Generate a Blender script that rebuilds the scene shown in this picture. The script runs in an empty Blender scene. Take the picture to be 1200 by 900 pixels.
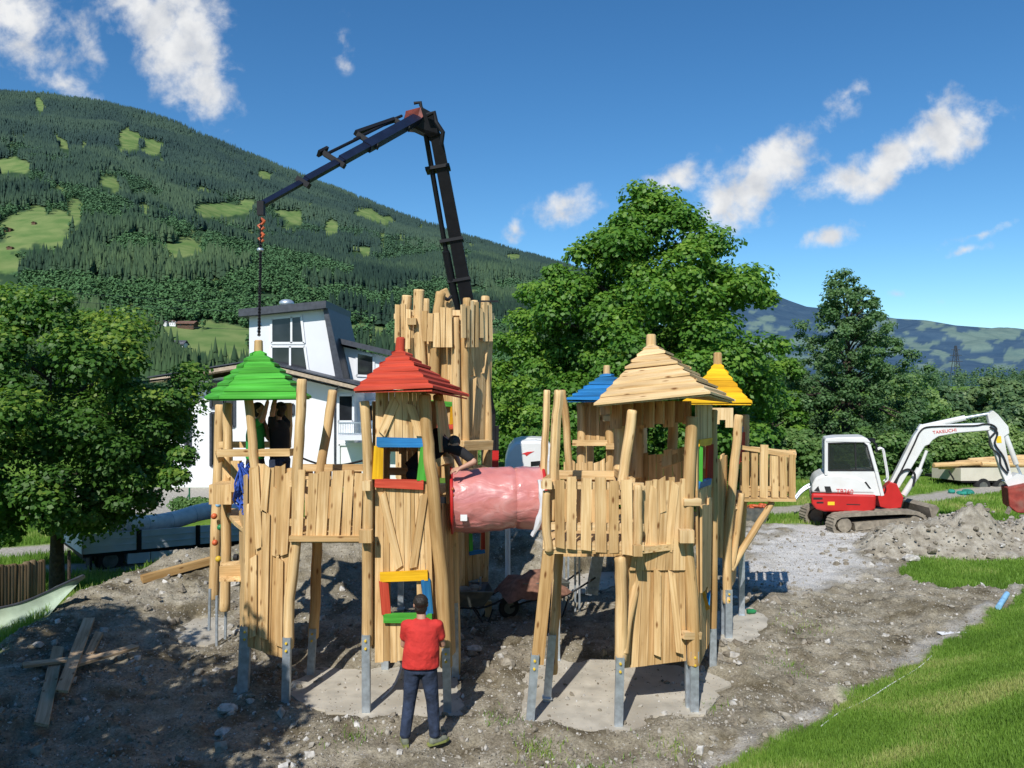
import bpy, math, random
import numpy as np
from mathutils import Vector, Matrix
R = random.Random(7); NR = np.random.default_rng(11)
C = bpy.context.scene.collection
CAMZ = 4.25; F = 900.0
V = Vector
def P(px, py, Y): return V(((px-600)/F*Y, Y, CAMZ-(py-450)/F*Y))
# ---------------------------------------------------------------- noise
def vnoise(x, y, seed=0):
    x = np.asarray(x, float); y = np.asarray(y, float)
    xi = np.floor(x).astype(np.int64); yi = np.floor(y).astype(np.int64)
    fx = x-xi; fy = y-yi; fx = fx*fx*(3-2*fx); fy = fy*fy*(3-2*fy)
    def h(a, b):
        n = (a*374761393 + b*668265263 + seed*1442695041) & 0xffffffff
        n = ((n ^ (n >> 13))*1274126177) & 0xffffffff
        return ((n ^ (n >> 16)) & 0xffff)/65535.0
    return (h(xi,yi)*(1-fx)+h(xi+1,yi)*fx)*(1-fy)+(h(xi,yi+1)*(1-fx)+h(xi+1,yi+1)*fx)*fy
def fbm(x, y, o=4, seed=0):
    s = 0; a = .5
    for i in range(o):
        s = s+a*vnoise(x*2**i, y*2**i, seed+i*17); a *= .5
    return s/(1-.5**o)
def sstep(a, b, x):
    t = np.clip((np.asarray(x, float)-a)/(b-a), 0, 1); return t*t*(3-2*t)
# ---------------------------------------------------------------- materials
def newmat(name):
    m = bpy.data.materials.new(name); m.use_nodes = True
    nt = m.node_tree; b = nt.nodes['Principled BSDF']; return m, nt, b
def nd(nt, t, **kw):
    n = nt.nodes.new('ShaderNode'+t)
    for k, v in kw.items():
        if k.startswith('i_'): n.inputs[k[2:].replace('_', ' ')].default_value = v
        else: setattr(n, k, v)
    return n
def ramp(nt, fac, stops):
    r = nd(nt, 'ValToRGB'); e = r.color_ramp.elements
    while len(e) < len(stops): e.new(.5)
    for q, (p, c) in zip(e, stops): q.position = p; q.color = (*c, 1) if len(c) == 3 else c
    nt.links.new(fac, r.inputs[0]); return r.outputs[0]
def mul(nt, a, b, mode='MULTIPLY', fac=1.0):
    n = nd(nt, 'Mix', data_type='RGBA', blend_type=mode); n.inputs[0].default_value = fac
    for s, k in ((a, 6), (b, 7)):
        if isinstance(s, tuple): n.inputs[k].default_value = (*s, 1)
        else: nt.links.new(s, n.inputs[k])
    return n.outputs[2]
def mixf(nt, fac, a, b):
    n = nd(nt, 'Mix', data_type='RGBA'); nt.links.new(fac, n.inputs[0])
    for s, k in ((a, 6), (b, 7)):
        if isinstance(s, tuple): n.inputs[k].default_value = (*s, 1)
        else: nt.links.new(s, n.inputs[k])
    return n.outputs[2]
def bump(nt, b, h, strength=.3, dist=.02):
    n = nd(nt, 'Bump'); n.inputs['Strength'].default_value = strength; n.inputs['Distance'].default_value = dist
    nt.links.new(h, n.inputs['Height']); nt.links.new(n.outputs[0], b.inputs['Normal'])
def mul_f(nt, a, k):
    n = nd(nt, 'Math', operation='MULTIPLY'); nt.links.new(a, n.inputs[0]); n.inputs[1].default_value = k; return n.outputs[0]
def attr(nt, name): return nd(nt, 'Attribute', attribute_name=name)
def simple(name, col, rough=.6, metal=0, var=.25, scale=6, dirt=None, bumpk=0, spec=.5):
    m, nt, b = newmat(name)
    tc = nd(nt, 'TexCoord'); n = nd(nt, 'TexNoise', i_Scale=scale, i_Detail=6.0); nt.links.new(tc.outputs['Object'], n.inputs['Vector'])
    c0 = tuple(max(0, x*(1-var)) for x in col); c1 = tuple(min(1, x*(1+var)) for x in col)
    o = ramp(nt, n.outputs[0], [(.3, c0), (.7, c1)])
    if dirt:
        n2 = nd(nt, 'TexNoise', i_Scale=scale*.5, i_Detail=8.0); nt.links.new(tc.outputs['Object'], n2.inputs['Vector'])
        f = ramp(nt, n2.outputs[0], [(.5, (0,0,0)), (.72, (.8,.8,.8))]); o = mixf(nt, f, o, dirt)
    nt.links.new(o, b.inputs['Base Color'])
    b.inputs['Roughness'].default_value = rough; b.inputs['Metallic'].default_value = metal
    b.inputs['Specular IOR Level'].default_value = spec
    if bumpk: bump(nt, b, n.outputs[0], bumpk, .04)
    return m
def wood(name, c0, c1, c2, tint=1.0, knots=True):
    m, nt, b = newmat(name)
    g = attr(nt, 'gco'); t = attr(nt, 'tone')
    mp = nd(nt, 'Mapping'); mp.inputs['Scale'].default_value = (1.4, 34, 34); nt.links.new(g.outputs['Vector'], mp.inputs[0])
    n = nd(nt, 'TexNoise', i_Scale=1.0, i_Detail=5.0, i_Distortion=.6); nt.links.new(mp.outputs[0], n.inputs['Vector'])
    o = ramp(nt, n.outputs[0], [(.28, c0), (.5, c1), (.72, c2)])
    mp2 = nd(nt, 'Mapping'); mp2.inputs['Scale'].default_value = (1.1, 5, 5); nt.links.new(g.outputs['Vector'], mp2.inputs[0])
    n2 = nd(nt, 'TexNoise', i_Scale=1.0, i_Detail=4.0); nt.links.new(mp2.outputs[0], n2.inputs['Vector'])
    o = mul(nt, o, ramp(nt, n2.outputs[0], [(.3, (.72,.66,.58)), (.6, (1.06,1.05,1.02))]))
    if knots:
        mp3 = nd(nt, 'Mapping'); mp3.inputs['Scale'].default_value = (3.2, 9, 9); nt.links.new(g.outputs['Vector'], mp3.inputs[0])
        v = nd(nt, 'TexVoronoi', i_Scale=1.0); nt.links.new(mp3.outputs[0], v.inputs['Vector'])
        o = mul(nt, o, ramp(nt, v.outputs['Distance'], [(.07, (.34,.22,.13)), (.19, (1,1,1))]))
    rt = ramp(nt, t.outputs['Fac'], [(0, (.72,.65,.54)), (.4, (.95,.93,.90)), (1, (1.08,1.08,1.08))])
    o = mul(nt, o, rt); nt.links.new(o, b.inputs['Base Color'])
    b.inputs['Roughness'].default_value = .68; b.inputs['Specular IOR Level'].default_value = .3
    bump(nt, b, n.outputs[0], .35, .006); return m
M = {}
M['wood'] = wood('larch_wood', (.48,.30,.13), (.66,.45,.222), (.76,.57,.325))
M['log'] = wood('peeled_log', (.50,.32,.14), (.67,.465,.232), (.76,.57,.33))
M['pale'] = wood('pale_board', (.57,.385,.19), (.71,.52,.285), (.79,.62,.385))
M['oldwood'] = wood('weathered_board', (.32,.235,.155), (.47,.36,.25), (.58,.47,.35))
M['palewood'] = wood('palisade_wood', (.10,.075,.045), (.17,.13,.08), (.24,.19,.12))
M['redpaint'] = wood('red_paint', (.40,.045,.025), (.56,.07,.036), (.62,.10,.055), knots=False)
M['greenpaint'] = wood('green_paint', (.05,.30,.03), (.075,.42,.045), (.11,.48,.07), knots=False)
M['bluepaint'] = wood('blue_paint', (.012,.13,.38), (.02,.20,.52), (.04,.25,.57), knots=False)
M['yellowpaint'] = wood('yellow_paint', (.62,.33,.006), (.80,.46,.01), (.84,.52,.02), knots=False)
M['steel'] = simple('galvanised_steel', (.50,.56,.62), .42, .65, .22, 14)
M['bolt'] = simple('yellow_cap', (.75,.5,.04), .5)
M['concrete'] = simple('concrete', (.46,.425,.355), .9, 0, .25, 3, dirt=(.25,.215,.16), bumpk=.5)
M['crane'] = simple('crane_navy', (.010,.014,.034), .35, .1, .3, 3)
M['cranedark'] = simple('crane_black', (.010,.010,.013), .6, 0, spec=.25)
M['orange'] = simple('hook_orange', (.50,.10,.03), .5, 0, .4, 12)
M['dkred'] = simple('dark_red_plate', (.20,.035,.02), .5, 0, .5, 6)
M['white'] = simple('white_render', (.78,.785,.79), .85, 0, .06, .9, dirt=(.68,.675,.66))
M['gwhite'] = simple('grey_white_cladding', (.70,.71,.74), .7, 0, .03, 1.2)
M['dkgrey'] = simple('slate_grey_metal', (.05,.055,.07), .5, .2)
M['soffit'] = simple('timber_soffit', (.42,.33,.24), .7)
M['black'] = simple('black_rubber', (.015,.015,.016), .75)
M['rustred'] = simple('rusty_red', (.30,.045,.03), .7, 0, .4, 6, dirt=(.16,.12,.09))
M['exwhite'] = simple('machine_white', (.72,.72,.70), .35, 0, .06, 2, dirt=(.5,.46,.4))
M['exred'] = simple('machine_red', (.50,.022,.02), .35, 0, .1, 3)
M['track'] = simple('muddy_track', (.27,.235,.18), .9, 0, .4, 9, dirt=(.12,.1,.08))
M['trailer'] = simple('grey_blue_sideboard', (.55,.61,.66), .5, .0, .12, 3, dirt=(.36,.39,.4))
M['silver'] = simple('stainless_steel', (.78,.75,.70), .5, .0, .2, 5)
M['rope'] = simple('blue_rope', (.02,.07,.36), .8, 0, .5, 30)
M['tarp'] = simple('pale_green_tarp', (.36,.44,.34), .45, 0, .25, 3)
M['cream'] = simple('cream_panel', (.62,.58,.48), .6, 0, .08, 2)
M['barrow'] = simple('barrow_steel', (.14,.15,.14), .5, .3, .3, 8, dirt=(.22,.18,.13))
M['brown'] = simple('brown_cloth', (.22,.11,.075), .9, 0, .35, 12)
M['bottlegreen'] = simple('green_plastic', (.02,.20,.07), .4)
M['ltblue'] = simple('light_blue_plastic', (.25,.5,.75), .5)
M['rooftile'] = simple('roof_tile', (.16,.085,.06), .85, 0, .3, .6)
M['dkroof'] = simple('dark_roof', (.07,.075,.09), .8, 0, .3, .6)
M['chalet'] = simple('chalet_wood', (.11,.06,.035), .85, 0, .3, .6)
M['yellowsticker'] = simple('yellow_sticker', (.8,.55,.02), .5, 0, .05)
M['redletter'] = simple('red_letter', (.6,.03,.03), .5, 0, .05)
M['skin'] = simple('skin', (.46,.25,.17), .55, 0, .12, 8)
M['hair'] = simple('dark_hair', (.018,.013,.01), .6, 0, .4, 40, bumpk=.5)
M['greyhair'] = simple('greying_hair', (.04,.036,.034), .6, 0, .5, 40, bumpk=.5)
M['redshirt'] = simple('red_tshirt', (.55,.03,.024), .85, 0, .16, 7, bumpk=1.0)
M['blackshirt'] = simple('black_tshirt', (.012,.012,.014), .9, 0, .3, 5)
M['greenshirt'] = simple('green_tshirt', (.02,.32,.06), .85, 0, .15, 5)
M['jeans'] = simple('dark_jeans', (.020,.032,.066), .9, 0, .5, 9, bumpk=1.0)
M['workpants'] = simple('work_trousers', (.02,.021,.024), .9, 0, .3, 9)
M['shoe'] = simple('grey_shoe', (.16,.17,.13), .8, 0, .3, 14)
M['sole'] = simple('yellow_green_sole', (.22,.25,.07), .7)
M['bark'] = simple('bark', (.055,.04,.03), .95, 0, .5, 14, bumpk=.8)
M['greenmetal'] = simple('green_fence_metal', (.03,.14,.07), .5)
def film_mat():
    m, nt, b = newmat('film_wrapped_red')
    tc = nd(nt, 'TexCoord'); mp = nd(nt, 'Mapping'); mp.inputs['Scale'].default_value = (1.6, 2.4, 3.6); nt.links.new(tc.outputs['Object'], mp.inputs[0])
    n = nd(nt, 'TexNoise', i_Scale=1.3, i_Detail=3.5, i_Distortion=1.2); nt.links.new(mp.outputs[0], n.inputs['Vector'])
    o = ramp(nt, n.outputs[0], [(.30, (.54,.17,.15)), (.55, (.60,.23,.21)), (.72, (.67,.33,.31)), (.82,(.60,.24,.22))])
    nt.links.new(o, b.inputs['Base Color']); b.inputs['Roughness'].default_value = .38
    b.inputs['Coat Weight'].default_value = .8; b.inputs['Coat Roughness'].default_value = .16
    bump(nt, b, n.outputs[0], .6, .05); return m
M['film'] = film_mat()
def glass_mat(name, col, rough=.05):
    m, nt, b = newmat(name); b.inputs['Base Color'].default_value = (*col, 1); b.inputs['Roughness'].default_value = rough
    tc = nd(nt, 'TexCoord'); n = nd(nt, 'TexNoise', i_Scale=.9, i_Detail=3.0); nt.links.new(tc.outputs['Object'], n.inputs['Vector'])
    o = ramp(nt, n.outputs[0], [(.4, tuple(x*.6 for x in col)), (.65, tuple(x*1.8 for x in col))]); nt.links.new(o, b.inputs['Base Color'])
    return m
M['glass'] = glass_mat('window_glass', (.018,.02,.024))
def cabglass():
    m, nt, b = newmat('cab_glass'); b.inputs['Base Color'].default_value = (.03,.04,.035,1); b.inputs['Roughness'].default_value = .03
    b.inputs['Alpha'].default_value = .45; return m
M['cabglass'] = cabglass()
def leafmat(name, c0, c1, c2, trans=.35, rough=.5):
    m, nt, b = newmat(name); t = attr(nt, 'tone')
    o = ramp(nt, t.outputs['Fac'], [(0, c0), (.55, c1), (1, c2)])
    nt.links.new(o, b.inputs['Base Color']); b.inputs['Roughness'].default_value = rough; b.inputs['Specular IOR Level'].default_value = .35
    if trans:
        tr = nd(nt, 'BsdfTranslucent'); o2 = mul(nt, o, (1.3,1.5,.6)); nt.links.new(o2, tr.inputs[0])
        mx = nd(nt, 'MixShader'); mx.inputs[0].default_value = trans
        nt.links.new(b.outputs[0], mx.inputs[1]); nt.links.new(tr.outputs[0], mx.inputs[2])
        nt.links.new(mx.outputs[0], nt.nodes['Material Output'].inputs[0])
    return m
M['maple'] = leafmat('maple_leaf', (.040,.102,.018), (.080,.185,.028), (.33,.41,.055))
M['leaf'] = leafmat('green_leaf', (.050,.126,.017), (.096,.220,.028), (.24,.37,.05))
M['alder'] = leafmat('alder_leaf', (.055,.115,.045), (.10,.19,.07), (.18,.29,.10))
M['bush'] = leafmat('bush_leaf', (.06,.13,.035), (.115,.22,.06), (.24,.34,.11))
M['farleaf'] = leafmat('valley_leaf', (.05,.10,.05), (.08,.15,.062), (.14,.21,.075), .2)
M['grassblade'] = leafmat('grass_blade', (.12,.23,.03), (.19,.33,.048), (.40,.42,.15), .3, .6)
# ---------------------------------------------------------------- mesh builder
class MB:
    def __init__(s): s.v = []; s.f = []; s.t = []; s.g = []; s.o = []
    def add(s, vs, fs, tone=None, gco=None):
        o = len(s.v); s.o.append(o); tone = R.random() if tone is None else tone
        s.v += [V(v) for v in vs]; s.f += [[i+o for i in f] for f in fs]; s.t += [tone]*len(vs)
        if gco is None:
            k = R.random()*50; gco = [(v[2]+k, v[0]+k, v[1]) for v in vs]
        s.g += gco; return s
    def split(s):
        out = []; e = [k for k in s.o]+[len(s.v)]
        for a, b in zip(e[:-1], e[1:]):
            m = MB(); m.v = s.v[a:b]; m.t = s.t[a:b]; m.g = s.g[a:b]; m.f = [[i-a for i in f] for f in s.f if a <= f[0] < b]; m.o = [0]; out.append(m)
        return out
    def hexa(s, q, tone=None, along=None):
        """q: 8 points, 0-3 one face ring, 4-7 the opposite ring"""
        a = (V(q[4])-V(q[0])) if along is None else along
        a = a.normalized() if a.length > 1e-9 else V((0,0,1))
        b = a.orthogonal().normalized(); c = a.cross(b); k = R.random()*60
        g = [(V(p).dot(a)+k, V(p).dot(b)+k, V(p).dot(c)) for p in q]
        return s.add(q, [[3,2,1,0],[4,5,6,7],[0,1,5,4],[1,2,6,5],[2,3,7,6],[3,0,4,7]], tone, g)
    def beam(s, p0, p1, w, t, side=None, tone=None, w1=None, t1=None):
        p0 = V(p0); p1 = V(p1); a = (p1-p0).normalized()
        sd = V(side) if side is not None else a.cross(V((0,1,0)))
        if sd.length < 1e-4: sd = V((1,0,0))
        sd = (sd-a*sd.dot(a)).normalized(); n = a.cross(sd).normalized()
        w1 = w if w1 is None else w1; t1 = t if t1 is None else t1
        q = [p0+sd*x*w/2+n*y*t/2 for x, y in ((-1,-1),(1,-1),(1,1),(-1,1))]+[p1+sd*x*w1/2+n*y*t1/2 for x, y in ((-1,-1),(1,-1),(1,1),(-1,1))]
        return s.hexa(q, tone, a)
    def box(s, c, size, rz=0, tone=None):
        m = Matrix.Rotation(rz, 3, 'Z'); c = V(c); x, y, z = [k/2 for k in size]
        q = [c+m@V((a*x, b*y, -z)) for a, b in ((-1,-1),(1,-1),(1,1),(-1,1))]+[c+m@V((a*x, b*y, z)) for a, b in ((-1,-1),(1,-1),(1,1),(-1,1))]
        return s.hexa(q, tone)
    def tube(s, pts, rad, n=10, tone=None, cap=True, wob=0, bevel=0):
        pts = [V(p) for p in pts]; m = len(pts)
        rad = list(rad) if hasattr(rad, '__len__') else [rad]*m
        if bevel:
            a = (pts[1]-pts[0]).normalized(); b = (pts[-1]-pts[-2]).normalized(); e = bevel
            pts = [pts[0], pts[0]+a*e]+pts[1:-1]+[pts[-1]-b*e, pts[-1]]
            rad = [rad[0]*.8, rad[0]]+rad[1:-1]+[rad[-1], rad[-1]*.8]; m = len(pts)
        vs = []; g = []; k = R.random()*60; L = 0
        t0 = (pts[1]-pts[0]).normalized(); u = t0.orthogonal().normalized()
        for i in range(m):
            t = (pts[min(i+1,m-1)]-pts[max(i-1,0)]); t = t.normalized() if t.length > 1e-9 else t0
            u = (u-t*u.dot(t)).normalized(); w = t.cross(u)
            if i: L += (pts[i]-pts[i-1]).length
            for j in range(n):
                an = 2*math.pi*j/n; r = rad[i]*(1+(R.random()-.5)*wob)
                vs.append(pts[i]+u*math.cos(an)*r+w*math.sin(an)*r); g.append((L+k, math.cos(an)*rad[i]+k, math.sin(an)*rad[i]))
        fs = [[i*n+j, i*n+(j+1)%n, (i+1)*n+(j+1)%n, (i+1)*n+j] for i in range(m-1) for j in range(n)]
        if cap: fs += [list(range(n))[::-1], [(m-1)*n+j for j in range(n)]]
        return s.add(vs, fs, tone, g)
    def ell(s, c, r, ax=None, n=12, m=8, tone=None):
        """ellipsoid, radii r along axes ax (3 vectors)"""
        c = V(c); ax = ax or (V((1,0,0)), V((0,1,0)), V((0,0,1))); vs = [c-ax[2]*r[2]]
        for i in range(1, m):
            ph = math.pi*i/m-math.pi/2
            for j in range(n):
                th = 2*math.pi*j/n
                vs.append(c+ax[0]*r[0]*math.cos(ph)*math.cos(th)+ax[1]*r[1]*math.cos(ph)*math.sin(th)+ax[2]*r[2]*math.sin(ph))
        vs.append(c+ax[2]*r[2]); fs = []
        for j in range(n):
            fs.append([0, 1+(j+1)%n, 1+j]); fs.append([len(vs)-1, 1+(m-2)*n+j, 1+(m-2)*n+(j+1)%n])
            for i in range(m-2): fs.append([1+i*n+j, 1+i*n+(j+1)%n, 1+(i+1)*n+(j+1)%n, 1+(i+1)*n+j])
        return s.add(vs, fs, tone)
    def prism(s, poly, d, tone=None, along=None):
        """extrude polygon (3D points) by vector d"""
        poly = [V(p) for p in poly]; d = V(d); n = len(poly); vs = poly+[p+d for p in poly]
        fs = [list(range(n))[::-1], list(range(n, 2*n))]+[[i, (i+1)%n, n+(i+1)%n, n+i] for i in range(n)]
        g = None
        if along is not None:
            a = V(along).normalized(); b = a.orthogonal(); c = a.cross(b); k = R.random()*60
            g = [(p.dot(a)+k, p.dot(b)+k, p.dot(c)) for p in vs]
        return s.add(vs, fs, tone, g)
    def slab(s, q, th, tone=None):
        """quad TL,TR,BR,BL thickened along its normal, both ways"""
        q = [V(p) for p in q]; n = (q[1]-q[0]).cross(q[3]-q[0])
        if n.length < 1e-9: n = V((0,-1,0))
        n.normalize(); o = n*th/2
        return s.hexa([q[0]+o, q[1]+o, q[1]-o, q[0]-o, q[3]+o, q[2]+o, q[2]-o, q[3]-o], tone, q[3]-q[0])
    def build(s, name, mat, parent=None, smooth=False, label=None):
        off = V((0,0,0))
        if parent is not None: off = parent.location if parent.parent is None else parent.parent.location
        me = bpy.data.meshes.new(name)
        me.from_pydata([v-off for v in s.v], [], s.f); me.materials.append(mat)
        a = me.attributes.new('tone', 'FLOAT', 'POINT'); a.data.foreach_set('value', s.t)
        a = me.attributes.new('gco', 'FLOAT_VECTOR', 'POINT'); a.data.foreach_set('vector', np.array(s.g, dtype=np.float32).ravel())
        if smooth:
            me.polygons.foreach_set('use_smooth', [True]*len(me.polygons))
            me.set_sharp_from_angle(angle=math.radians(40))
        o = bpy.data.objects.new(name, me); C.objects.link(o)
        if parent is not None: o.parent = parent
        if label: o['label'] = label
        return o
def tag(o, label, cat, group=None, kind=None):
    if label: o['label'] = label
    if cat: o['category'] = cat
    if group: o['group'] = group
    if kind: o['kind'] = kind
    return o
def thing(name, label, cat, loc, group=None):
    o = bpy.data.objects.new(name, None); C.objects.link(o); o.location = loc; o.empty_display_size = .2
    return tag(o, label, cat, group)
def npmesh(name, v, f, mat, parent=None, tone=None, smooth=False, attrs=None):
    """numpy mesh: v (n,3), f (m,k)"""
    v = np.asarray(v, np.float32); f = np.asarray(f, np.int32)
    if parent is not None: v = v-np.array(parent.location if parent.parent is None else parent.parent.location, np.float32)
    me = bpy.data.meshes.new(name); k = f.shape[1]
    me.vertices.add(len(v)); me.vertices.foreach_set('co', v.ravel())
    me.loops.add(f.size); me.loops.foreach_set('vertex_index', f.ravel())
    me.polygons.add(len(f)); me.polygons.foreach_set('loop_start', np.arange(0, f.size, k, dtype=np.int32))
    me.polygons.foreach_set('loop_total', np.full(len(f), k, np.int32))
    if smooth: me.polygons.foreach_set('use_smooth', np.ones(len(f), bool))
    me.update(calc_edges=True); me.materials.append(mat)
    for an, av in dict(attrs or {}, **({'tone': tone} if tone is not None else {})).items():
        a = me.attributes.new(an, 'FLOAT', 'POINT'); a.data.foreach_set('value', np.asarray(av, np.float32))
    o = bpy.data.objects.new(name, me); C.objects.link(o)
    if parent is not None: o.parent = parent
    return o

# ================================================================ SUN, SKY, CAMERA
SAZ, SEL = math.radians(17), math.radians(43)
sun = bpy.data.lights.new('sun', 'SUN'); sun.energy = 5.0; sun.angle = math.radians(.5); sun.color = (1, .955, .88)
so = bpy.data.objects.new('sun', sun); C.objects.link(so)
ldir = V((math.sin(SAZ)*math.cos(SEL), math.cos(SAZ)*math.cos(SEL), -math.sin(SEL)))
so.rotation_euler = ldir.to_track_quat('-Z', 'Y').to_euler(); so.location = (-20, -60, 60)
cam = bpy.data.cameras.new('camera'); cam.lens = 27; cam.sensor_width = 36; cam.clip_end = 20000; cam.clip_start = .05
co = bpy.data.objects.new('camera', cam); C.objects.link(co); co.location = (0, 0, CAMZ); co.rotation_euler = (math.pi/2, 0, 0)
bpy.context.scene.camera = co
sc = bpy.context.scene
sc.view_settings.view_transform = 'Standard'; sc.view_settings.look = 'None'; sc.view_settings.exposure = 0
W = bpy.data.worlds.new('World'); sc.world = W; W.use_nodes = True
def world():
    nt = W.node_tree; bg = nt.nodes['Background']; L = nt.links.new
    sky = nd(nt, 'TexSky', sky_type='NISHITA'); sky.sun_disc = False; sky.sun_elevation = SEL; sky.sun_rotation = math.pi+SAZ
    sky.altitude = 1100; sky.air_density = 1.0; sky.dust_density = .2; sky.ozone_density = 2.2
    hs = nd(nt, 'HueSaturation'); hs.inputs['Saturation'].default_value = 1.24; hs.inputs['Value'].default_value = 1.27; L(sky.outputs[0], hs.inputs['Color']); skc = mul(nt, hs.outputs[0], (.84,1.05,1.10))
    tc = nd(nt, 'TexCoord'); sp = nd(nt, 'SeparateXYZ'); L(tc.outputs['Generated'], sp.inputs[0])
    mx = nd(nt, 'Math', operation='MAXIMUM'); mx.inputs[1].default_value = .02; L(sp.outputs[1], mx.inputs[0])
    dx = nd(nt, 'Math', operation='DIVIDE'); L(sp.outputs[0], dx.inputs[0]); L(mx.outputs[0], dx.inputs[1])
    dz = nd(nt, 'Math', operation='DIVIDE'); L(sp.outputs[2], dz.inputs[0]); L(mx.outputs[0], dz.inputs[1])
    cb = nd(nt, 'CombineXYZ'); L(dx.outputs[0], cb.inputs[0]); L(dz.outputs[0], cb.inputs[1])
    # warp
    nw = nd(nt, 'TexNoise', i_Scale=9.0, i_Detail=4.0); L(cb.outputs[0], nw.inputs['Vector'])
    w1 = nd(nt, 'VectorMath', operation='SUBTRACT'); L(nw.outputs['Color'], w1.inputs[0]); w1.inputs[1].default_value = (.5,.5,.5)
    w2 = nd(nt, 'VectorMath', operation='SCALE'); L(w1.outputs[0], w2.inputs[0]); w2.inputs['Scale'].default_value = .07
    w3 = nd(nt, 'VectorMath', operation='ADD'); L(cb.outputs[0], w3.inputs[0]); L(w2.outputs[0], w3.inputs[1])
    blobs = [(208,38,82,46,58,1.1),(238,98,52,26,60,1.0),(165,5,45,32,20,1.0),(22,22,72,44,15,.9),(70,95,40,14,20,.55),(100,45,30,14,55,.5),
             (890,214,88,36,-38,1.2),(855,240,40,22,-30,.9),(940,170,60,14,-40,.6),(1050,184,102,25,-22,1.1),(1110,152,30,37,-15,1.15),(985,205,50,14,-35,.7),
             (790,203,36,16,-15,.6),(658,240,38,20,-12,.95),(606,271,12,11,0,.85),(975,277,38,12,-22,.85),(1150,272,36,7,-18,.6),(1138,293,20,7,-15,.7),
             (1048,351,16,8,0,.7),(1100,352,14,5,0,.4),(403,38,9,26,0,.5),(400,74,10,9,0,.45),(998,110,16,10,-40,.45)]
    acc = None
    for px, py, rx, ry, rot, s in blobs:
        mp = nd(nt, 'Mapping', vector_type='TEXTURE'); mp.inputs['Location'].default_value = ((px-600)/F, (450-py)/F, 0)
        mp.inputs['Rotation'].default_value = (0,0,-math.radians(rot)); mp.inputs['Scale'].default_value = (rx*1.33/F, ry*1.33/F, 1); L(w3.outputs[0], mp.inputs[0])
        ln = nd(nt, 'VectorMath', operation='LENGTH'); L(mp.outputs[0], ln.inputs[0])
        su = nd(nt, 'Math', operation='MULTIPLY_ADD'); L(ln.outputs['Value'], su.inputs[0]); su.inputs[1].default_value = -s; su.inputs[2].default_value = s
        if acc is None: acc = su.outputs[0]
        else:
            m2 = nd(nt, 'Math', operation='SMOOTH_MAX'); m2.inputs[2].default_value = .15; L(acc, m2.inputs[0]); L(su.outputs[0], m2.inputs[1]); acc = m2.outputs[0]
    n1 = nd(nt, 'TexNoise', i_Scale=21.0, i_Detail=10.0, i_Roughness=.6, i_Distortion=.15); L(cb.outputs[0], n1.inputs['Vector'])
    a1 = nd(nt, 'Math', operation='MULTIPLY_ADD'); L(n1.outputs[0], a1.inputs[0]); a1.inputs[1].default_value = 2.2; a1.inputs[2].default_value = -1.12
    a2 = nd(nt, 'Math', operation='ADD'); L(acc, a2.inputs[0]); L(a1.outputs[0], a2.inputs[1])
    den = nd(nt, 'MapRange', interpolation_type='SMOOTHSTEP'); L(a2.outputs[0], den.inputs[0]); den.inputs[1].default_value = -.02; den.inputs[2].default_value = .88
    gate = nd(nt, 'MapRange'); L(acc, gate.inputs[0]); gate.inputs[1].default_value = -.45; gate.inputs[2].default_value = .1
    dd = nd(nt, 'Math', operation='MULTIPLY'); L(den.outputs[0], dd.inputs[0]); L(gate.outputs[0], dd.inputs[1])
    front = nd(nt, 'Math', operation='GREATER_THAN'); L(sp.outputs[1], front.inputs[0]); front.inputs[1].default_value = .1
    d3 = nd(nt, 'Math', operation='MULTIPLY'); L(dd.outputs[0], d3.inputs[0]); L(front.outputs[0], d3.inputs[1])
    n4 = nd(nt, 'TexNoise', i_Scale=22.0, i_Detail=5.0); L(cb.outputs[0], n4.inputs['Vector'])
    ccol = ramp(nt, n4.outputs[0], [(.35, (6.6,6.9,7.4)), (.62, (9.1,9.2,9.3))])
    mix = mixf(nt, d3.outputs[0], skc, ccol)
    L(mix, bg.inputs[0]); bg.inputs[1].default_value = .096
world()
# ================================================================ GROUND
CREST = np.array([(-6.3,3,.9),(-7.0,8,.12),(-7.5,11.4,.2),(-7.75,14.2,.42),(-6.8,16.4,.72),(-4.9,17.0,.82),(-2.95,17.6,.82),(-.8,17.9,.9),(.85,18.5,.88),(3.0,19.2,.42),(5.2,19.6,.12),(9,20,.08)])
SLOPE = np.array([(-9,2.5),(-3,5.2),(-.5,6.6),(1.35,7.75),(2.36,8.5),(3.46,9.44),(4.66,10.48),(6.37,11.95),(8.5,13.9),(10.2,15.3),(14,18.4),(22,24)])
def polydist(x, y, pl):
    best = np.full(x.shape, 1e9); sg = np.zeros(x.shape); zz = np.zeros(x.shape)
    for i in range(len(pl)-1):
        a = pl[i]; b = pl[i+1]; d = b[:2]-a[:2]; L2 = (d**2).sum()
        t = np.clip(((x-a[0])*d[0]+(y-a[1])*d[1])/L2, 0, 1)
        dist = np.hypot(x-a[0]-t*d[0], y-a[1]-t*d[1]); side = np.sign(d[0]*(y-a[1])-d[1]*(x-a[0]))
        m = dist < best; best = np.where(m, dist, best); sg = np.where(m, side, sg)
        if pl.shape[1] > 2: zz = np.where(m, a[2]+t*(b[2]-a[2]), zz)
    return best, sg, zz
def inpoly(x, y, pg):
    r = np.zeros(x.shape, bool); n = len(pg)
    for i in range(n):
        x0, y0 = pg[i]; x1, y1 = pg[(i+1) % n]
        if y0 == y1: continue
        r ^= ((y0 > y) != (y1 > y)) & (x < (x1-x0)*(y-y0)/(y1-y0)+x0)
    return r
def polysd(x, y, pg):
    cl = np.array(list(pg)+[pg[0]]); d, _, _ = polydist(x, y, cl)
    return np.where(inpoly(x, y, pg), -d, d)
def flat(px, py, z=0.0):
    Y = (CAMZ-z)*F/(py-450); return ((px-600)/F*Y, Y)
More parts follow.
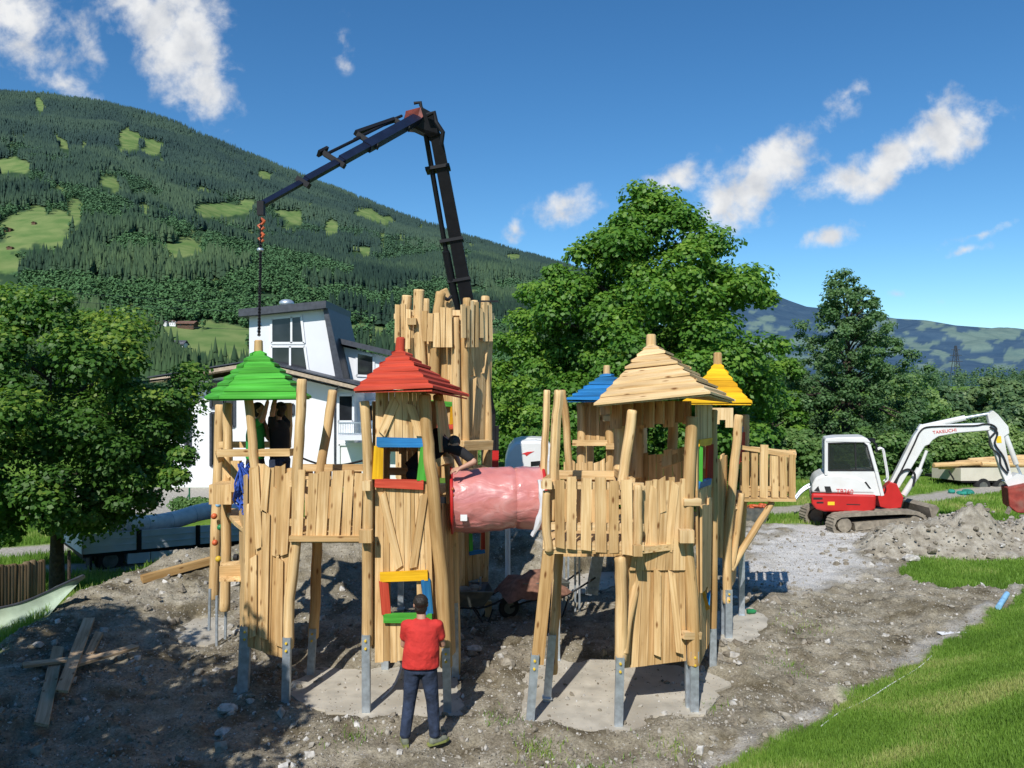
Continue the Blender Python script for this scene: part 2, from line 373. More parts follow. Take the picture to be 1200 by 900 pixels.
PADS = {'pad_wood': [(608,818),(611,842),(650,849),(690,856),(735,855),(755,841),(836,838),(851,803),(838,792),(760,772),(620,776)],
        'pad_red': [(340,798),(338,818),(380,838),(440,840),(545,837),(547,812),(532,782),(360,782)],
        'pad_left': [(205,733),(210,750),(246,756),(266,742),(264,724),(228,724)],
        'pad_yellow': [(833,716),(834,752),(878,753),(897,737),(901,722),(872,708)],
        'pad_back': [(655,694),(700,697),(723,684),(722,670),(690,668),(657,676)]}
PADW = {k: [flat(*p) for p in v] for k, v in PADS.items()}
GRAVEL = [[flat(*p, .1) for p in [(872,640),(905,626),(950,610),(985,622),(1075,622),(1040,640),(1000,668),(930,690),(905,690),(895,664)]]]
PATCH = [flat(*p, .1) for p in [(1056,672),(1072,654),(1120,650),(1215,648),(1230,684),(1150,690),(1095,690)]]
PATHR = np.array([(6.9,24.6),(9.5,25.4),(14.5,27.5),(20,31),(32,36)]); PATHL = np.array([(-24,21.5),(-14,20.4),(-10.5,21.6),(-7,24.2),(-2,26.5)]); PATHL2 = np.array([(-26,18.3),(-14,18.2),(-9.5,18.9)])
ROAD = [(-26,27),(-14,26.4),(-8,27.6),(-8.4,34),(-40,34)]
def gmacro(x, y):
    x = np.asarray(x, float); y = np.asarray(y, float)
    d, sg, cz = polydist(x, y, CREST)
    outer = -.25+.37*sstep(-3, 4, x)-.08*sstep(20, 33, y)*(1-sstep(-3, 6, x))
    inside = cz*(1-sstep(0, 2.7, d)); out = cz+(outer-cz)*sstep(0, 1.6, d)
    inside = inside+.1*sstep(5, 9, x)*sstep(11, 16, y)
    z = np.where(sg < 0, inside, out)
    ds, ss, _ = polydist(x, y, SLOPE); s = np.where(ss < 0, ds, -ds)
    sl = .52*(np.sqrt(np.maximum(s, 0)**2+.36)-.6)
    z = z+np.where(s > 0, np.minimum(sl, 3.6), 0)
    far = np.hypot(x, y); z = z*(1-sstep(60, 200, far))-.4*sstep(60, 200, far)
    return z, s, np.where(sg < 0, d, -d)
def gmasks(x, y):
    z, s, ins = gmacro(x, y)
    n = fbm(x*1.3, y*1.3, 4, 5)-.5; n2 = fbm(x*4, y*4, 3, 9)-.5
    g = sstep(-.12, .16, s+n*.5+n2*.3)
    out = sstep(.25, .7, -ins+n*.9)*(y > 2)
    right = sstep(22.6, 23.3, y+n*1.6+(x-7)*.12)*(x > 3.5); out = np.where(x > 4.4, right, out)
    g = np.maximum(g, out)
    pp = polysd(x, y, PATCH); g = np.maximum(g, sstep(.12, -.12, pp+n*.7+n2*.3))
    path = np.zeros_like(x)
    for pl, w in ((PATHR, .62), (PATHL, .62), (PATHL2, .5)):
        d, _, _ = polydist(x, y, pl); path = np.maximum(path, sstep(w+.12, w-.12, d+n*.25))
    path = np.maximum(path, sstep(.1, -.1, polysd(x, y, ROAD)))
    grav = np.zeros_like(x)
    for pg in GRAVEL: grav = np.maximum(grav, sstep(.7, -.5, polysd(x, y, pg)+n*2.4))
    cd, _, _ = polydist(x, y, SLOPE); grav = np.maximum(grav, .45*sstep(.2, .05, np.abs(s+.18+n*.5))*(x > 2.0)*sstep(.3, .6, fbm(x*.8, y*.8, 2, 31)))
    g = g*(1-path)
    pad = np.full(x.shape, 9.0)
    for pg in PADW.values(): pad = np.minimum(pad, polysd(x, y, pg))
    pad = pad+n*.42+n2*.22
    return z, g, path, grav, pad
def gheight(x, y, fine=True):
    x = np.asarray(x, float); y = np.asarray(y, float)
    z, g, path, grav, pad = gmasks(x, y)
    dirt = np.clip(1-g-path, 0, 1); near = 1-sstep(22, 30, y)
    rough = (fbm(x*.9, y*.9, 3, 3)-.5)*.24+(fbm(x*3.1, y*3.1, 3, 4)-.5)*.17+np.abs(fbm(x*8, y*8, 3, 8)-.5)*.16
    keep = sstep(.0, .5, pad)
    z = z+rough*dirt*near*(1-.5*grav)*keep+(fbm(x*.7, y*.7, 3, 12)-.5)*.12*g*near
    z = z+near*dirt*.07*np.exp(-((pad-.28)/.2)**2)*(pad > 0)*(.3+fbm(x*2, y*2, 2, 21))
    z = np.where(pad < .12, z*sstep(-.1, .12, pad)-.035*(1-sstep(-.1, .12, pad)), z)
    return z
def G1(x, y): return float(gheight(np.array([x]), np.array([y]))[0])
def hit(px, py, y0=5, y1=80):
    Y = np.linspace(y0, y1, 6000); X = (px-600)/F*Y; Z = CAMZ-(py-450)/F*Y
    b = np.nonzero(Z < gheight(X, Y))[0]; i = b[0] if len(b) else -1
    return V((X[i], Y[i], Z[i]))
def grow(a, q, lim):
    o = [a]; st = .07
    while o[-1] < lim: st *= q; o.append(o[-1]+st)
    return np.array(o[1:])
def ground():
    gx = np.concatenate([-11-grow(0, 1.11, 9000)[::-1], np.arange(-11, 14, .065), 14+grow(0, 1.11, 9000)])
    gy = np.concatenate([np.arange(-6, 6, .5), np.arange(6, 22, .065), 22+grow(0, 1.05, 9000)])
    X, Y = np.meshgrid(gx, gy); x = X.ravel(); y = Y.ravel(); z = gheight(x, y); _, g, path, grav, pad = gmasks(x, y)
    nx = len(gx); ny = len(gy); i = np.arange(nx*ny).reshape(ny, nx)
    f = np.stack([i[:-1,:-1], i[:-1,1:], i[1:,1:], i[1:,:-1]], -1).reshape(-1, 4)
    m, nt, b = newmat('site_ground'); L = nt.links.new
    tc = nd(nt, 'TexCoord')
    def nz(s, d=6.0, dist=0.0, rgh=.55):
        n = nd(nt, 'TexNoise', i_Scale=s, i_Detail=d, i_Distortion=dist, i_Roughness=rgh); L(tc.outputs['Object'], n.inputs['Vector']); return n.outputs[0]
    big = nz(.45, 5.0, .4); mid = nz(2.6, 8.0, .3, .65); fine = nz(26, 5.0, 0, .7)
    dirt = ramp(nt, mid, [(.28, (.14,.122,.094)), (.46, (.242,.218,.166)), (.60, (.33,.302,.238)), (.78, (.45,.415,.35))])
    dirt = mul(nt, dirt, ramp(nt, big, [(.32, (.84,.81,.76)), (.62, (1.25,1.24,1.23))]))
    dirt = mixf(nt, mul_f(nt, ramp(nt, nz(.8, 5.0, .8), [(.5, (0,0,0)), (.68, (1,1,1))]), .55), dirt, (.36,.325,.265)); dirt = mul(nt, dirt, ramp(nt, nz(1.3, 6.0, .5), [(.36, (.56,.53,.46)), (.52, (1,1,1))])); dirt = mul(nt, dirt, ramp(nt, fine, [(.3, (.60,.59,.57)), (.6, (1.2,1.2,1.2))]))
    vo = nd(nt, 'TexVoronoi', i_Scale=17.0); L(tc.outputs['Object'], vo.inputs['Vector'])
    sepc = nd(nt, 'SeparateColor'); L(vo.outputs['Color'], sepc.inputs[0])
    st1 = ramp(nt, vo.outputs['Distance'], [(.18, (1,1,1)), (.30, (0,0,0))]); pick = ramp(nt, sepc.outputs[0], [(.78, (0,0,0)), (.8, (1,1,1))])
    st = mul(nt, st1, pick); dirt = mixf(nt, st, dirt, (.36,.34,.30))
    grv = ramp(nt, nz(30, 4.0, 0, .8), [(.3, (.34,.33,.31)), (.55, (.62,.605,.58)), (.75, (.78,.77,.75))])
    pth = ramp(nt, nz(9, 6.0), [(.3, (.34,.31,.26)), (.7, (.50,.47,.41))])
    gr = ramp(nt, nz(3.2, 9.0, 0, .7), [(.28, (.07,.14,.016)), (.5, (.14,.255,.032)), (.66, (.215,.31,.055)), (.8,(.32,.32,.11))])
    gr = mul(nt, gr, ramp(nt, nz(.16, 4.0), [(.3, (.72,.8,.7)), (.7, (1.2,1.12,1.0))]))
    o = mixf(nt, attr(nt, 'gravel').outputs['Fac'], dirt, grv)
    o = mixf(nt, attr(nt, 'path').outputs['Fac'], o, pth)
    ga = attr(nt, 'grass').outputs['Fac']; o = mixf(nt, ga, o, gr)
    L(o, b.inputs['Base Color']); b.inputs['Roughness'].default_value = .95; b.inputs['Specular IOR Level'].default_value = .15
    hh = nd(nt, 'Math', operation='ADD'); L(mid, hh.inputs[0]); L(fine, hh.inputs[1]); bump(nt, b, hh.outputs[0], .8, .045)
    return tag(npmesh('ground', np.stack([x, y, z], 1), f, m, smooth=True, attrs={'grass': g, 'path': path, 'gravel': grav}), None, None, kind='structure')
ground()
# pads
padlab = {'pad_wood': 'pale concrete slab under the front legs of the plain wooden roof tower', 'pad_red': 'pale concrete slab under the legs of the red roofed tower',
          'pad_left': 'small concrete slab under the thin rods of the green roofed tower', 'pad_yellow': 'concrete slab under the yellow roofed tower with a green bottle on it',
          'pad_back': 'concrete slab in the shade behind the wooden tower'}
def pads():
    for k, pg in PADW.items():
        pts = []
        for i in range(len(pg)):
            a = V((*pg[i], 0)); b = V((*pg[(i+1) % len(pg)], 0)); n = max(2, int((b-a).length/.12))
            for j in range(n):
                p = a.lerp(b, j/n); nn = (fbm(np.array([p.x*3.2]), np.array([p.y*3.2]), 4, 40)[0]-.5)*.46; nm = (b-a).cross(V((0,0,1))).normalized()
                pts.append(V((p.x+nm.x*nn, p.y+nm.y*nn, -.2)))
        o = MB().prism(pts, (0,0,.2)).build('concrete_slab', M['concrete']); tag(o, padlab[k], 'concrete slab', 'concrete slabs under the towers')
pads()
# stones as stuff
def stones(name, n, region, smin, smax, mat, pw=2.6, seed=1, zoff=-.25, only=None):
    rg = np.random.default_rng(seed); xs = []; ys = []
    base = np.array([(1,0,0),(-1,0,0),(0,1,0),(0,-1,0),(0,0,1),(0,0,-1),(.47,.47,.47),(-.47,.47,.47),(.47,-.47,.47),(-.47,-.47,.47),(.47,.47,-.47),(-.47,.47,-.47),(.47,-.47,-.47),(-.47,-.47,-.47)])
    # icosphere-like hull faces of the cube+octahedron points
    fs = []
    for sx in (0, 1):
        for sy in (2, 3):
            for sz in (4, 5):
                c = 6+(1 if sx else 0)+(2 if sy == 3 else 0)+(4 if sz == 5 else 0)
                t3 = [(sx, sy, c), (sy, sz, c), (sz, sx, c)]; fs += t3 if (sx+sy+sz) % 2 else [q[::-1] for q in t3]
    fs = np.array(fs)
    x, y = region(rg, n); z, g, path, grav, pad = gmasks(x, y)
    k = (g < .4) & (path < .5) & ((pad > .03) | (rg.random(len(x)) < .25)) & (rg.random(len(x)) < .35+fbm(x*.9, y*.9, 2, 77)*.9)
    x = x[k]; y = y[k]; z = gheight(x, y); z = np.where(pad[k] < 0, np.maximum(z, 0), z); n = len(x)
    s = smin*(1-rg.random(n)*(1-(smin/smax)**pw))**(-1/pw)
    vs = base[None]*(1+(rg.random((n, 14, 1))-.5)*.28)*np.stack([s*(.8+rg.random(n)*.6), s*(.7+rg.random(n)*.4), s*(.5+rg.random(n)*.35)], 1)[:, None]
    q = rg.normal(size=(n, 4)); q /= np.linalg.norm(q, axis=1, keepdims=True); qw, qv = q[:, :1, None], q[:, None, 1:]; cr = np.cross(np.broadcast_to(qv, vs.shape), vs); vs = vs+2*(qw*cr+np.cross(np.broadcast_to(qv, vs.shape), cr))
    a = rg.random(n)*6.28; ca, sa = np.cos(a)[:, None], np.sin(a)[:, None]
    vx = vs[..., 0]*ca-vs[..., 1]*sa+x[:, None]; vy = vs[..., 0]*sa+vs[..., 1]*ca+y[:, None]; vz = vs[..., 2]+(z+s*.12)[:, None]
    v = np.stack([vx, vy, vz], -1).reshape(-1, 3); f = (fs[None]+np.arange(n)[:, None, None]*14).reshape(-1, 3)
    tone = np.repeat(rg.random(n), 14)
    o = npmesh(name, v, f, mat, tone=tone); o.data.shade_flat(); return tag(o, None, None, kind='stuff')
m, nt, b = newmat('stone'); t = attr(nt, 'tone'); o = ramp(nt, t.outputs['Fac'], [(0, (.20,.172,.132)), (.45, (.28,.25,.20)), (.8, (.40,.38,.34)), (1, (.60,.59,.57))])
tc = nd(nt, 'TexCoord'); n = nd(nt, 'TexNoise', i_Scale=18.0, i_Detail=5.0); nt.links.new(tc.outputs['Object'], n.inputs['Vector']); o = mul(nt, o, ramp(nt, n.outputs[0], [(.3,(.6,.58,.55)),(.65,(1.1,1.1,1.1))]))
nt.links.new(o, b.inputs['Base Color']); b.inputs['Roughness'].default_value = .95; M['stone'] = m
def reg_pit(rg, n):
    y = 6.4+rg.random(n)**1.3*15; x = (rg.random(n)-.5)*1.5*y; return x, y
stones('gravel', 85000, reg_pit, .008, .10, M['stone'], 2.35)
# grass blades
def blades(name, x, y, h0, h1, w, seed, lean=.5, mat='grassblade', dry=None):
    rg = np.random.default_rng(seed); z = gheight(x, y)-.01; n = len(x)
    h = h0+(h1-h0)*rg.random(n); a = rg.random(n)*6.283; wx = np.cos(a)*w/2; wy = np.sin(a)*w/2
    la = rg.random(n)*6.283; l = h*lean*rg.random(n)
    b0 = np.stack([x-wx, y-wy, z], 1); b1 = np.stack([x+wx, y+wy, z], 1); tp = np.stack([x+np.cos(la)*l, y+np.sin(la)*l, z+h], 1)
    mid0 = b0*.45+tp*.55+np.stack([-wx*.2-np.cos(la)*l*.2, -wy*.2-np.sin(la)*l*.2, h*.06], 1); mid1 = b1*.45+tp*.55+np.stack([wx*.2-np.cos(la)*l*.2, wy*.2-np.sin(la)*l*.2, h*.06], 1)
    v = np.stack([b0, b1, mid1, mid0, tp], 1).reshape(-1, 3); k = np.arange(n)[:, None]*5
    f = np.concatenate([k+np.array([[0,1,2]]), k+np.array([[0,2,3]]), k+np.array([[3,2,4]])])
    tone = np.clip(rg.random(n)*.5+(fbm(x*.8, y*.8, 4, 50)-.42)*1.8+.08, 0, 1)
    return tag(npmesh(name, v, f, M[mat], tone=np.repeat(tone, 5)), None, None, kind='stuff')
def grass():
    rg = np.random.default_rng(5)
    y = 4.2+rg.random(330000)*12.5; x = y*(.12+rg.random(len(y))*.60)
    _, g, _, _, _ = gmasks(x, y); _, s, _ = gmacro(x, y); k = (g > .45) & (s > -.5); x = x[k]; y = y[k]
    blades('slope_grass', x, y, .035, .085, .009, 1)
    y = 15+rg.random(60000)*4.4; x = 7.3+rg.random(len(y))*6.5; sd = polysd(x, y, PATCH); _, g, _, _, _ = gmasks(x, y); k = (sd < .5) & (g > .5)
    blades('patch_grass', x[k], y[k], .05, .13, .016, 2)
    y = 9.5+rg.random(50000)*16; x = -y*.70+rg.random(len(y))*5; _, g, _, _, _ = gmasks(x, y); k = g > .6
    blades('verge_grass', x[k], y[k], .06, .22, .016, 3)
    y = 19+rg.random(90000)*14; x = y*(-.3+rg.random(len(y))*1.0); _, g, _, _, _ = gmasks(x, y); k = g > .6
    blades('meadow_grass', x[k], y[k], .06, .16, .03, 4)
    # weeds and dry tufts on the dirt
    cs = [(.32,8.9,.35,260),(1.9,8.9,.3,120),(-1.9,9.1,.35,80),(.9,8.35,.5,200),(5.0,13.4,.5,110),(-.15,9.6,.3,90),(2.6,10.2,.3,70),(-5.6,15.7,.5,260),(4.1,11.4,.4,90)]
    xs = np.concatenate([c[0]+rg.normal(0, c[2]*.5, c[3]) for c in cs]); ys = np.concatenate([c[1]+rg.normal(0, c[2]*.5, c[3]) for c in cs])
    blades('weeds', xs, ys, .03, .10, .012, 6, 1.2)
grass()
# soil heap on the right
def heap():
    nx, ny = 170, 90; X, Y = np.meshgrid(np.linspace(7.2, 17.5, nx), np.linspace(16.4, 22.4, ny)); x = X.ravel(); y = Y.ravel()
    h = 1.0*np.exp(-((x-11.2)/1.15)**2-((y-19.35)/1.0)**2)+1.1*np.exp(-((x-13.9)/1.4)**2-((y-19.4)/1.05)**2)+.36*np.exp(-((x-9.5)/.9)**2-((y-19.0)/.7)**2)
    n = fbm(x*1.2, y*1.2, 4, 61)-.5; n2 = np.abs(fbm(x*3.5, y*3.5, 4, 62)-.5)
    z = gheight(x, y)+h*(.85+n*.8)+n2*.42*np.clip(h*2.2, 0, 1)-.16*(1-np.clip(h*5, 0, 1))-.03
    i = np.arange(nx*ny).reshape(ny, nx); f = np.stack([i[:-1,:-1], i[:-1,1:], i[1:,1:], i[1:,:-1]], -1).reshape(-1, 4)
    m, nt, b = newmat('heaped_soil'); tc = nd(nt, 'TexCoord')
    a = nd(nt, 'TexNoise', i_Scale=3.2, i_Detail=10.0, i_Roughness=.7); nt.links.new(tc.outputs['Object'], a.inputs['Vector'])
    o = ramp(nt, a.outputs[0], [(.3, (.17,.145,.11)), (.5, (.36,.325,.26)), (.68, (.52,.485,.41))])
    nt.links.new(o, b.inputs['Base Color']); b.inputs['Roughness'].default_value = .95; bump(nt, b, a.outputs[0], 1, .12)
    o = npmesh('soil_heap', np.stack([x, y, z], 1), f, m, smooth=False); tag(o, 'heap of pale grey excavated soil and stones beside the excavator', 'soil heap')
    k = NR.choice(np.nonzero(h > .12)[0], 1500); return np.stack([x[k], y[k], z[k]], 1)
hp = heap()
def rockmesh(name, pts, s0, s1, mat, seed):
    mb = MB(); rr = random.Random(seed)
    for p in pts:
        s = s0*(1-rr.random()*(1-(s0/s1)**2))**-.5
        mb.ell(V(p)+V((rr.uniform(-.1,.1), rr.uniform(-.1,.1), 0)), (s*rr.uniform(.7,1.3), s*rr.uniform(.7,1.2), s*rr.uniform(.5,.9)), n=6, m=4, tone=rr.random())
        for i in range(len(mb.v)-20, len(mb.v)): mb.v[i] += V((rr.uniform(-1,1), rr.uniform(-1,1), rr.uniform(-1,1)))*s*.22
    return mb.build(name, mat)
tag(rockmesh('heap_stones', hp, .018, .13, M['stone'], 3), None, None, kind='stuff')
def rocks():
    # lumps of broken soil behind the tunnel and by the slabs
    cl = [(596,712,.9,40),(650,700,.6,16),(215,700,1.1,40),(270,745,.5,22),(855,770,.7,26),(880,700,.9,34),(930,690,.6,18),(350,800,.6,18),(590,770,.9,34),(1010,650,1.2,40)]
    pts = []
    for px, py, sp, n in cl:
        c = hit(px, py)
        for i in range(n):
            x = c.x+R.gauss(0, sp*.5); y = c.y+R.gauss(0, sp*.45); pts.append((x, y, G1(x, y)))
    tag(rockmesh('clods', pts, .035, .15, M['stone'], 9), None, None, kind='stuff')
    named = [(556,762,.10,'pale round stone on the dirt right of the wheelbarrow'),(267,833,.12,'flat grey stone on the shaded dirt in the foreground'),(262,860,.09,'small grey stone nearest the bottom left of the dirt'),
             (1068,656,.17,'flat grey stone at the foot of the soil heap by the grass patch')]
    for px, py, s, lab in named:
        p = hit(px, py); mb = MB(); mb.ell(p+V((0,0,s*.25)), (s*1.2, s*.9, s*.5), n=9, m=6, tone=.9)
        for v in mb.v: v += V((R.uniform(-1,1), R.uniform(-1,1), R.uniform(-1,1)))*s*.12
        tag(mb.build('stone', M['stone']), lab, 'stone')
rocks()
# ================================================================ VEGETATION
def leaves(cl, n_per, size, rg, flat_=.7, up=.55, tone0=.0, shell=.55):
    """cl: (k,4) cluster centres and radii -> folded leaf quads"""
    k = len(cl); N = k*n_per; c = np.repeat(cl, n_per, 0)
    d = rg.normal(size=(N, 3)); d /= np.linalg.norm(d, axis=1, keepdims=True)
    r = rg.random(N)**shell
    d[:, 2] = np.where((d[:, 2] < -.3) & (rg.random(N) < .6), -d[:, 2], d[:, 2])
    pos = c[:, :3]+d*(r*c[:, 3])[:, None]*np.array([1, 1, flat_])
    nm = d*.75+np.array([0, -.12, up])+rg.normal(size=(N, 3))*.38; nm /= np.linalg.norm(nm, axis=1, keepdims=True)
    a = np.cross(nm, rg.normal(size=(N, 3))); a /= np.linalg.norm(a, axis=1, keepdims=True); b = np.cross(nm, a)
    s = (size*(.6+rg.random(N)*.8))[:, None]
    q = np.stack([pos-a*s*.5, pos+b*s*.42-nm*s*.10+a*s*.02, pos+a*s*.55-nm*s*.06, pos-b*s*.42-nm*s*.10+a*s*.02], 1)
    f = np.arange(N*4).reshape(N, 4)
    ct = np.repeat(rg.random(k)*.35, n_per)
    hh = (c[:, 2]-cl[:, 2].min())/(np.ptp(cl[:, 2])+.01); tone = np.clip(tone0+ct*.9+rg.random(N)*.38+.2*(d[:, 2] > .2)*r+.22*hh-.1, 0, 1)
    return q.reshape(-1, 3), np.concatenate([f[:, [0,1,2]], f[:, [0,2,3]]]), np.repeat(tone, 4)
def envelope(prof, base, H, n, rg, r0, squash=1.0, inner=.45, lump=.25):
    """clusters in a solid of revolution given by (height fraction, radius) pairs"""
    hs = np.array([p[0] for p in prof]); rs = np.array([p[1] for p in prof]); out = []
    ph = rg.random(6)*6.28
    while len(out) < n:
        h = rg.random(); Rr = np.interp(h, hs, rs)
        if rg.random() > (Rr/rs.max())**1.3+.05: continue
        a = rg.random()*6.28; lm = 1+lump*(math.sin(2*a+ph[0]+h*5)+math.sin(3*a+ph[1]-h*7)+.7*math.sin(5*a+ph[2]+h*11))/2
        r = Rr*lm*(inner+(1-inner)*rg.random()**.6)
        out.append((base[0]+r*math.cos(a), base[1]+r*math.sin(a)*squash, base[2]+h*H, r0*(.6+.8*rg.random())))
    return np.array(out)
def tree(name, label, cat, base, trunk_h, tr, cl, npl, ls, mat, seed, group=None, lean=(0,0), nlimb=14, tone0=0.0, shell=.55, stems=1):
    rg = np.random.default_rng(seed); t = thing(name, label, cat, V(base), group)
    v, f, tn = leaves(cl, npl, ls, rg, tone0=tone0, shell=shell); npmesh('crown', v, f, M[mat], t, tone=tn)
    mb = MB(); b = V(base)-V((0,0,.15)); top = V(base)+V((lean[0], lean[1], trunk_h))
    hi = cl[:, 2].max(); cx, cy = cl[:, 0].mean(), cl[:, 1].mean(); tip = V((cx, cy, top.z+(hi-top.z)*.72))
    for s in range(stems):
        o = V((R.uniform(-1,1)*tr*2.5, R.uniform(-1,1)*tr*2.5, 0)) if stems > 1 else V((0,0,0))
        mb.tube([b+o, V(base)+o+V((0,0,.12)), V(base).lerp(top, .5)+o*1.4+V((R.uniform(-.3,.3)*tr, 0, 0)), top+o*2, top.lerp(tip, .5)+V((R.uniform(-1,1)*tr*2, 0, 0))+o*2, tip+o*2], [tr*1.35, tr*1.1, tr*.95, tr*.8, tr*.45, tr*.1], n=9, wob=.12)
    for i in rg.choice(len(cl), min(nlimb, len(cl)), replace=False):
        e = V(cl[i, :3]); hh = max(.05, min(.9, (e.z-top.z)/(tip.z-top.z+.01)-.25)); s = top.lerp(tip, hh)
        m = s.lerp(e, .5)+V((0, 0, (e-s).length*.08)); mb.tube([s, m, e], [tr*.42*(1-hh*.6), tr*.22, tr*.05], n=6, wob=.1)
    mb.build('trunk', M['bark'], t, smooth=True); return t
def z0(x, y): return G1(x, y)
def trees():
    rg = np.random.default_rng(21)
    # broad maple on the left
    Y = 16.4; x = (67-600)/F*Y; b = (x, Y, z0(x, Y)); c0 = P(70, 470, Y)
    cl = envelope([(0,1.1),(.12,2.35),(.35,2.8),(.6,2.65),(.8,2.0),(.93,1.25),(1,.4)], (c0.x-.15, Y, b[2]+1.5), 4.9, 185, rg, .55, inner=.35, lump=.14)
    ext = np.array([[*P(215, 535, Y-.8), .32], [*P(205, 560, Y-.9), .35], [*P(150, 565, Y-1), .4], [*P(110, 580, Y-1), .4], [*P(30, 590, Y-1), .5],[*P(200,470,Y-.4),.4],[*P(5,625,Y-1.3),.4], [*P(60,612,Y-1.4),.35], [*P(100,606,Y-1.2),.3],[*P(140,590,Y-1.1),.28]])
    cl = np.concatenate([cl, ext])
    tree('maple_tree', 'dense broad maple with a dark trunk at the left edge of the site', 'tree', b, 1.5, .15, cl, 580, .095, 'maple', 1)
    # tall maple behind the playground
    Y = 27.5; x = (752-600)/F*Y; b = (x, Y, z0(x, Y)); top = P(765, 228, Y).z
    H = top-b[2]-.5
    cl = envelope([(0,2.5),(.15,3.8),(.4,4.3),(.55,3.9),(.7,3.0),(.85,1.7),(.95,.9),(1,.3)], (x+.25, Y, b[2]+.5), H, 235, rg, .85, inner=.3, lump=.24)
    px = [(700,290,.9),(680,300,.7),(662,330,.8),(735,262,.8),(790,255,.7),(768,240,.6),(835,290,.6),(880,338,.6),(868,350,.7),(845,325,.7),(640,345,.7),(890,340,.35),(810,262,.5),(720,280,.7),(650,320,.5)]
    cl = np.concatenate([cl, np.array([[*P(a, c, Y-.6), r] for a, c, r in px])])
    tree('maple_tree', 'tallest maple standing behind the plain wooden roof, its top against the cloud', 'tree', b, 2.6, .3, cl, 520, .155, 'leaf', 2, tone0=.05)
    # maple beside it, lighter, to the left
    Y = 30; x = (632-600)/F*Y; b = (x, Y, z0(x, Y)); H = P(640, 325, Y).z-b[2]-.3
    cl = envelope([(0,1.3),(.2,2.0),(.5,2.0),(.8,1.4),(1,.4)], (x, Y, b[2]+.2), H, 90, rg, .7, inner=.2, lump=.3)
    tree('leafy_tree', 'lighter green bushy tree between the tall square tower and the tallest maple', 'tree', b, 1.5, .16, cl, 380, .15, 'leaf', 3, tone0=.16)
    # right alder with open conical crown
    Y = 38; x = (990-600)/F*Y; b = (x, Y, z0(x, Y)); H = P(990, 316, Y).z-b[2]-1
    cl = envelope([(0,2.7),(.15,3.4),(.35,3.3),(.55,2.8),(.72,2.1),(.88,1.25),(1,.25)], (x, Y, b[2]+1), H, 350, rg, .48, inner=.1, lump=.22)
    tree('alder_tree', 'dark open crowned conical tree behind the excavator cab', 'tree', b, 3, .22, cl, 170, .13, 'alder', 4, nlimb=60, shell=.9)
    # bushes and smaller trees behind the play site, left to right: px, top, bottom Y, half width px, colour
    lst = [(868,420,33,52,'leaf','round green tree just right of the yellow roof',.05),(905,410,37,42,'leaf','bright green tree behind the slatted platform, left of the alder',.12),
           (1062,440,44,56,'bush','grey green willow bush right of the alder',.28),(940,500,34,45,'bush','low dark bush behind the excavator rear',0.),(1030,500,36,50,'bush','low dark bush behind the excavator boom foot',-.05),
           (1100,505,42,50,'bush','green hedge bush behind the end of the excavator boom',.2),(1165,500,45,48,'bush','yellowish green bush behind the excavator arm',.4),
           (600,470,34,42,'bush','shaded bush between the tall tower and the white van',-.02),(700,480,24,60,'leaf','dense low foliage behind the blue roof',-.12),(800,490,25,60,'leaf','dense low foliage behind the plain wooden tower',-.12),(640,470,26,50,'leaf','dense low foliage behind the white van',-.02)]
    for i, (px, py, Y, hw, mt, lab, t0) in enumerate(lst):
        x = (px-600)/F*Y; zb = z0(x, Y); H = P(px, py, Y).z-zb; r = hw/F*Y
        cl = envelope([(0,r*.8),(.3,r),(.65,r*.85),(.9,r*.5),(1,r*.15)], (x, Y, zb), H*.93, 65, rg, r*.26, inner=.2, lump=.3)
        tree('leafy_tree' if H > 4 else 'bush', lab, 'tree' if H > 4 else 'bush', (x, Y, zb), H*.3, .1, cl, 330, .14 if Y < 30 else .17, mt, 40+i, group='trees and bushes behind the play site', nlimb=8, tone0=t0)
    # valley trees on the right
    val = [(1085,462,75,22,'round valley tree just left of the pylon'),(1112,452,90,20,'dark valley tree below the pylon'),(1133,458,110,22,'valley tree right of the pylon foot'),(1160,440,95,26,'tall valley tree above the excavator elbow'),
           (1188,447,85,26,'valley tree above the bucket at the right edge'),(1205,470,60,30,'valley tree cut by the right edge'),(1140,485,60,28,'lower yellowish valley tree above the boom'),(1100,480,64,26,'grey green valley tree above the boom bend'),(1172,480,66,24,'mid green valley tree behind the excavator arm')]
    for i, (px, py, Y, hw, lab) in enumerate(val):
        x = (px-600)/F*Y; zb = z0(x, Y); H = P(px, py, Y).z-zb; r = hw/F*Y
        cl = envelope([(0,r*.8),(.35,r),(.65,r*.75),(.9,r*.35),(1,r*.08)], (x, Y, zb), H*.95, 60, rg, r*.28, inner=.15, lump=.25)
        tree('valley_tree', lab, 'tree', (x, Y, zb), H*.3, .2, cl, 200, .32+.12*(Y > 80), 'farleaf', 70+i, group='trees in the valley', nlimb=4, tone0=R.uniform(-.1,.4))
    # tree off to the left whose shade falls on the foreground
    x, y = -9.4, 5.6; b = (x, y, z0(x, y))
    cl = envelope([(0,1.4),(.3,2.7),(.6,2.6),(.85,1.6),(1,.5)], (x, y, b[2]+2.2), 5.2, 120, rg, .6, inner=.25, lump=.25)
    tree('maple_tree', 'maple beside the site, farther from the camera, shading the planks on the dirt', 'tree', b, 2.5, .2, cl, 170, .17, 'maple', 90)
    x, y = -6.6, 3.6; b = (x, y, z0(x, y)); cl = envelope([(0,1.3),(.3,2.4),(.6,2.3),(.85,1.5),(1,.5)], (x, y, b[2]+1.6), 5.0, 100, rg, .6, inner=.25, lump=.2)
    tree('maple_tree', 'second maple beside the site, nearer the camera, shading the stony foreground', 'tree', b, 2.2, .2, cl, 170, .17, 'maple', 91)
    # hedge in front of the white building
    cl = []
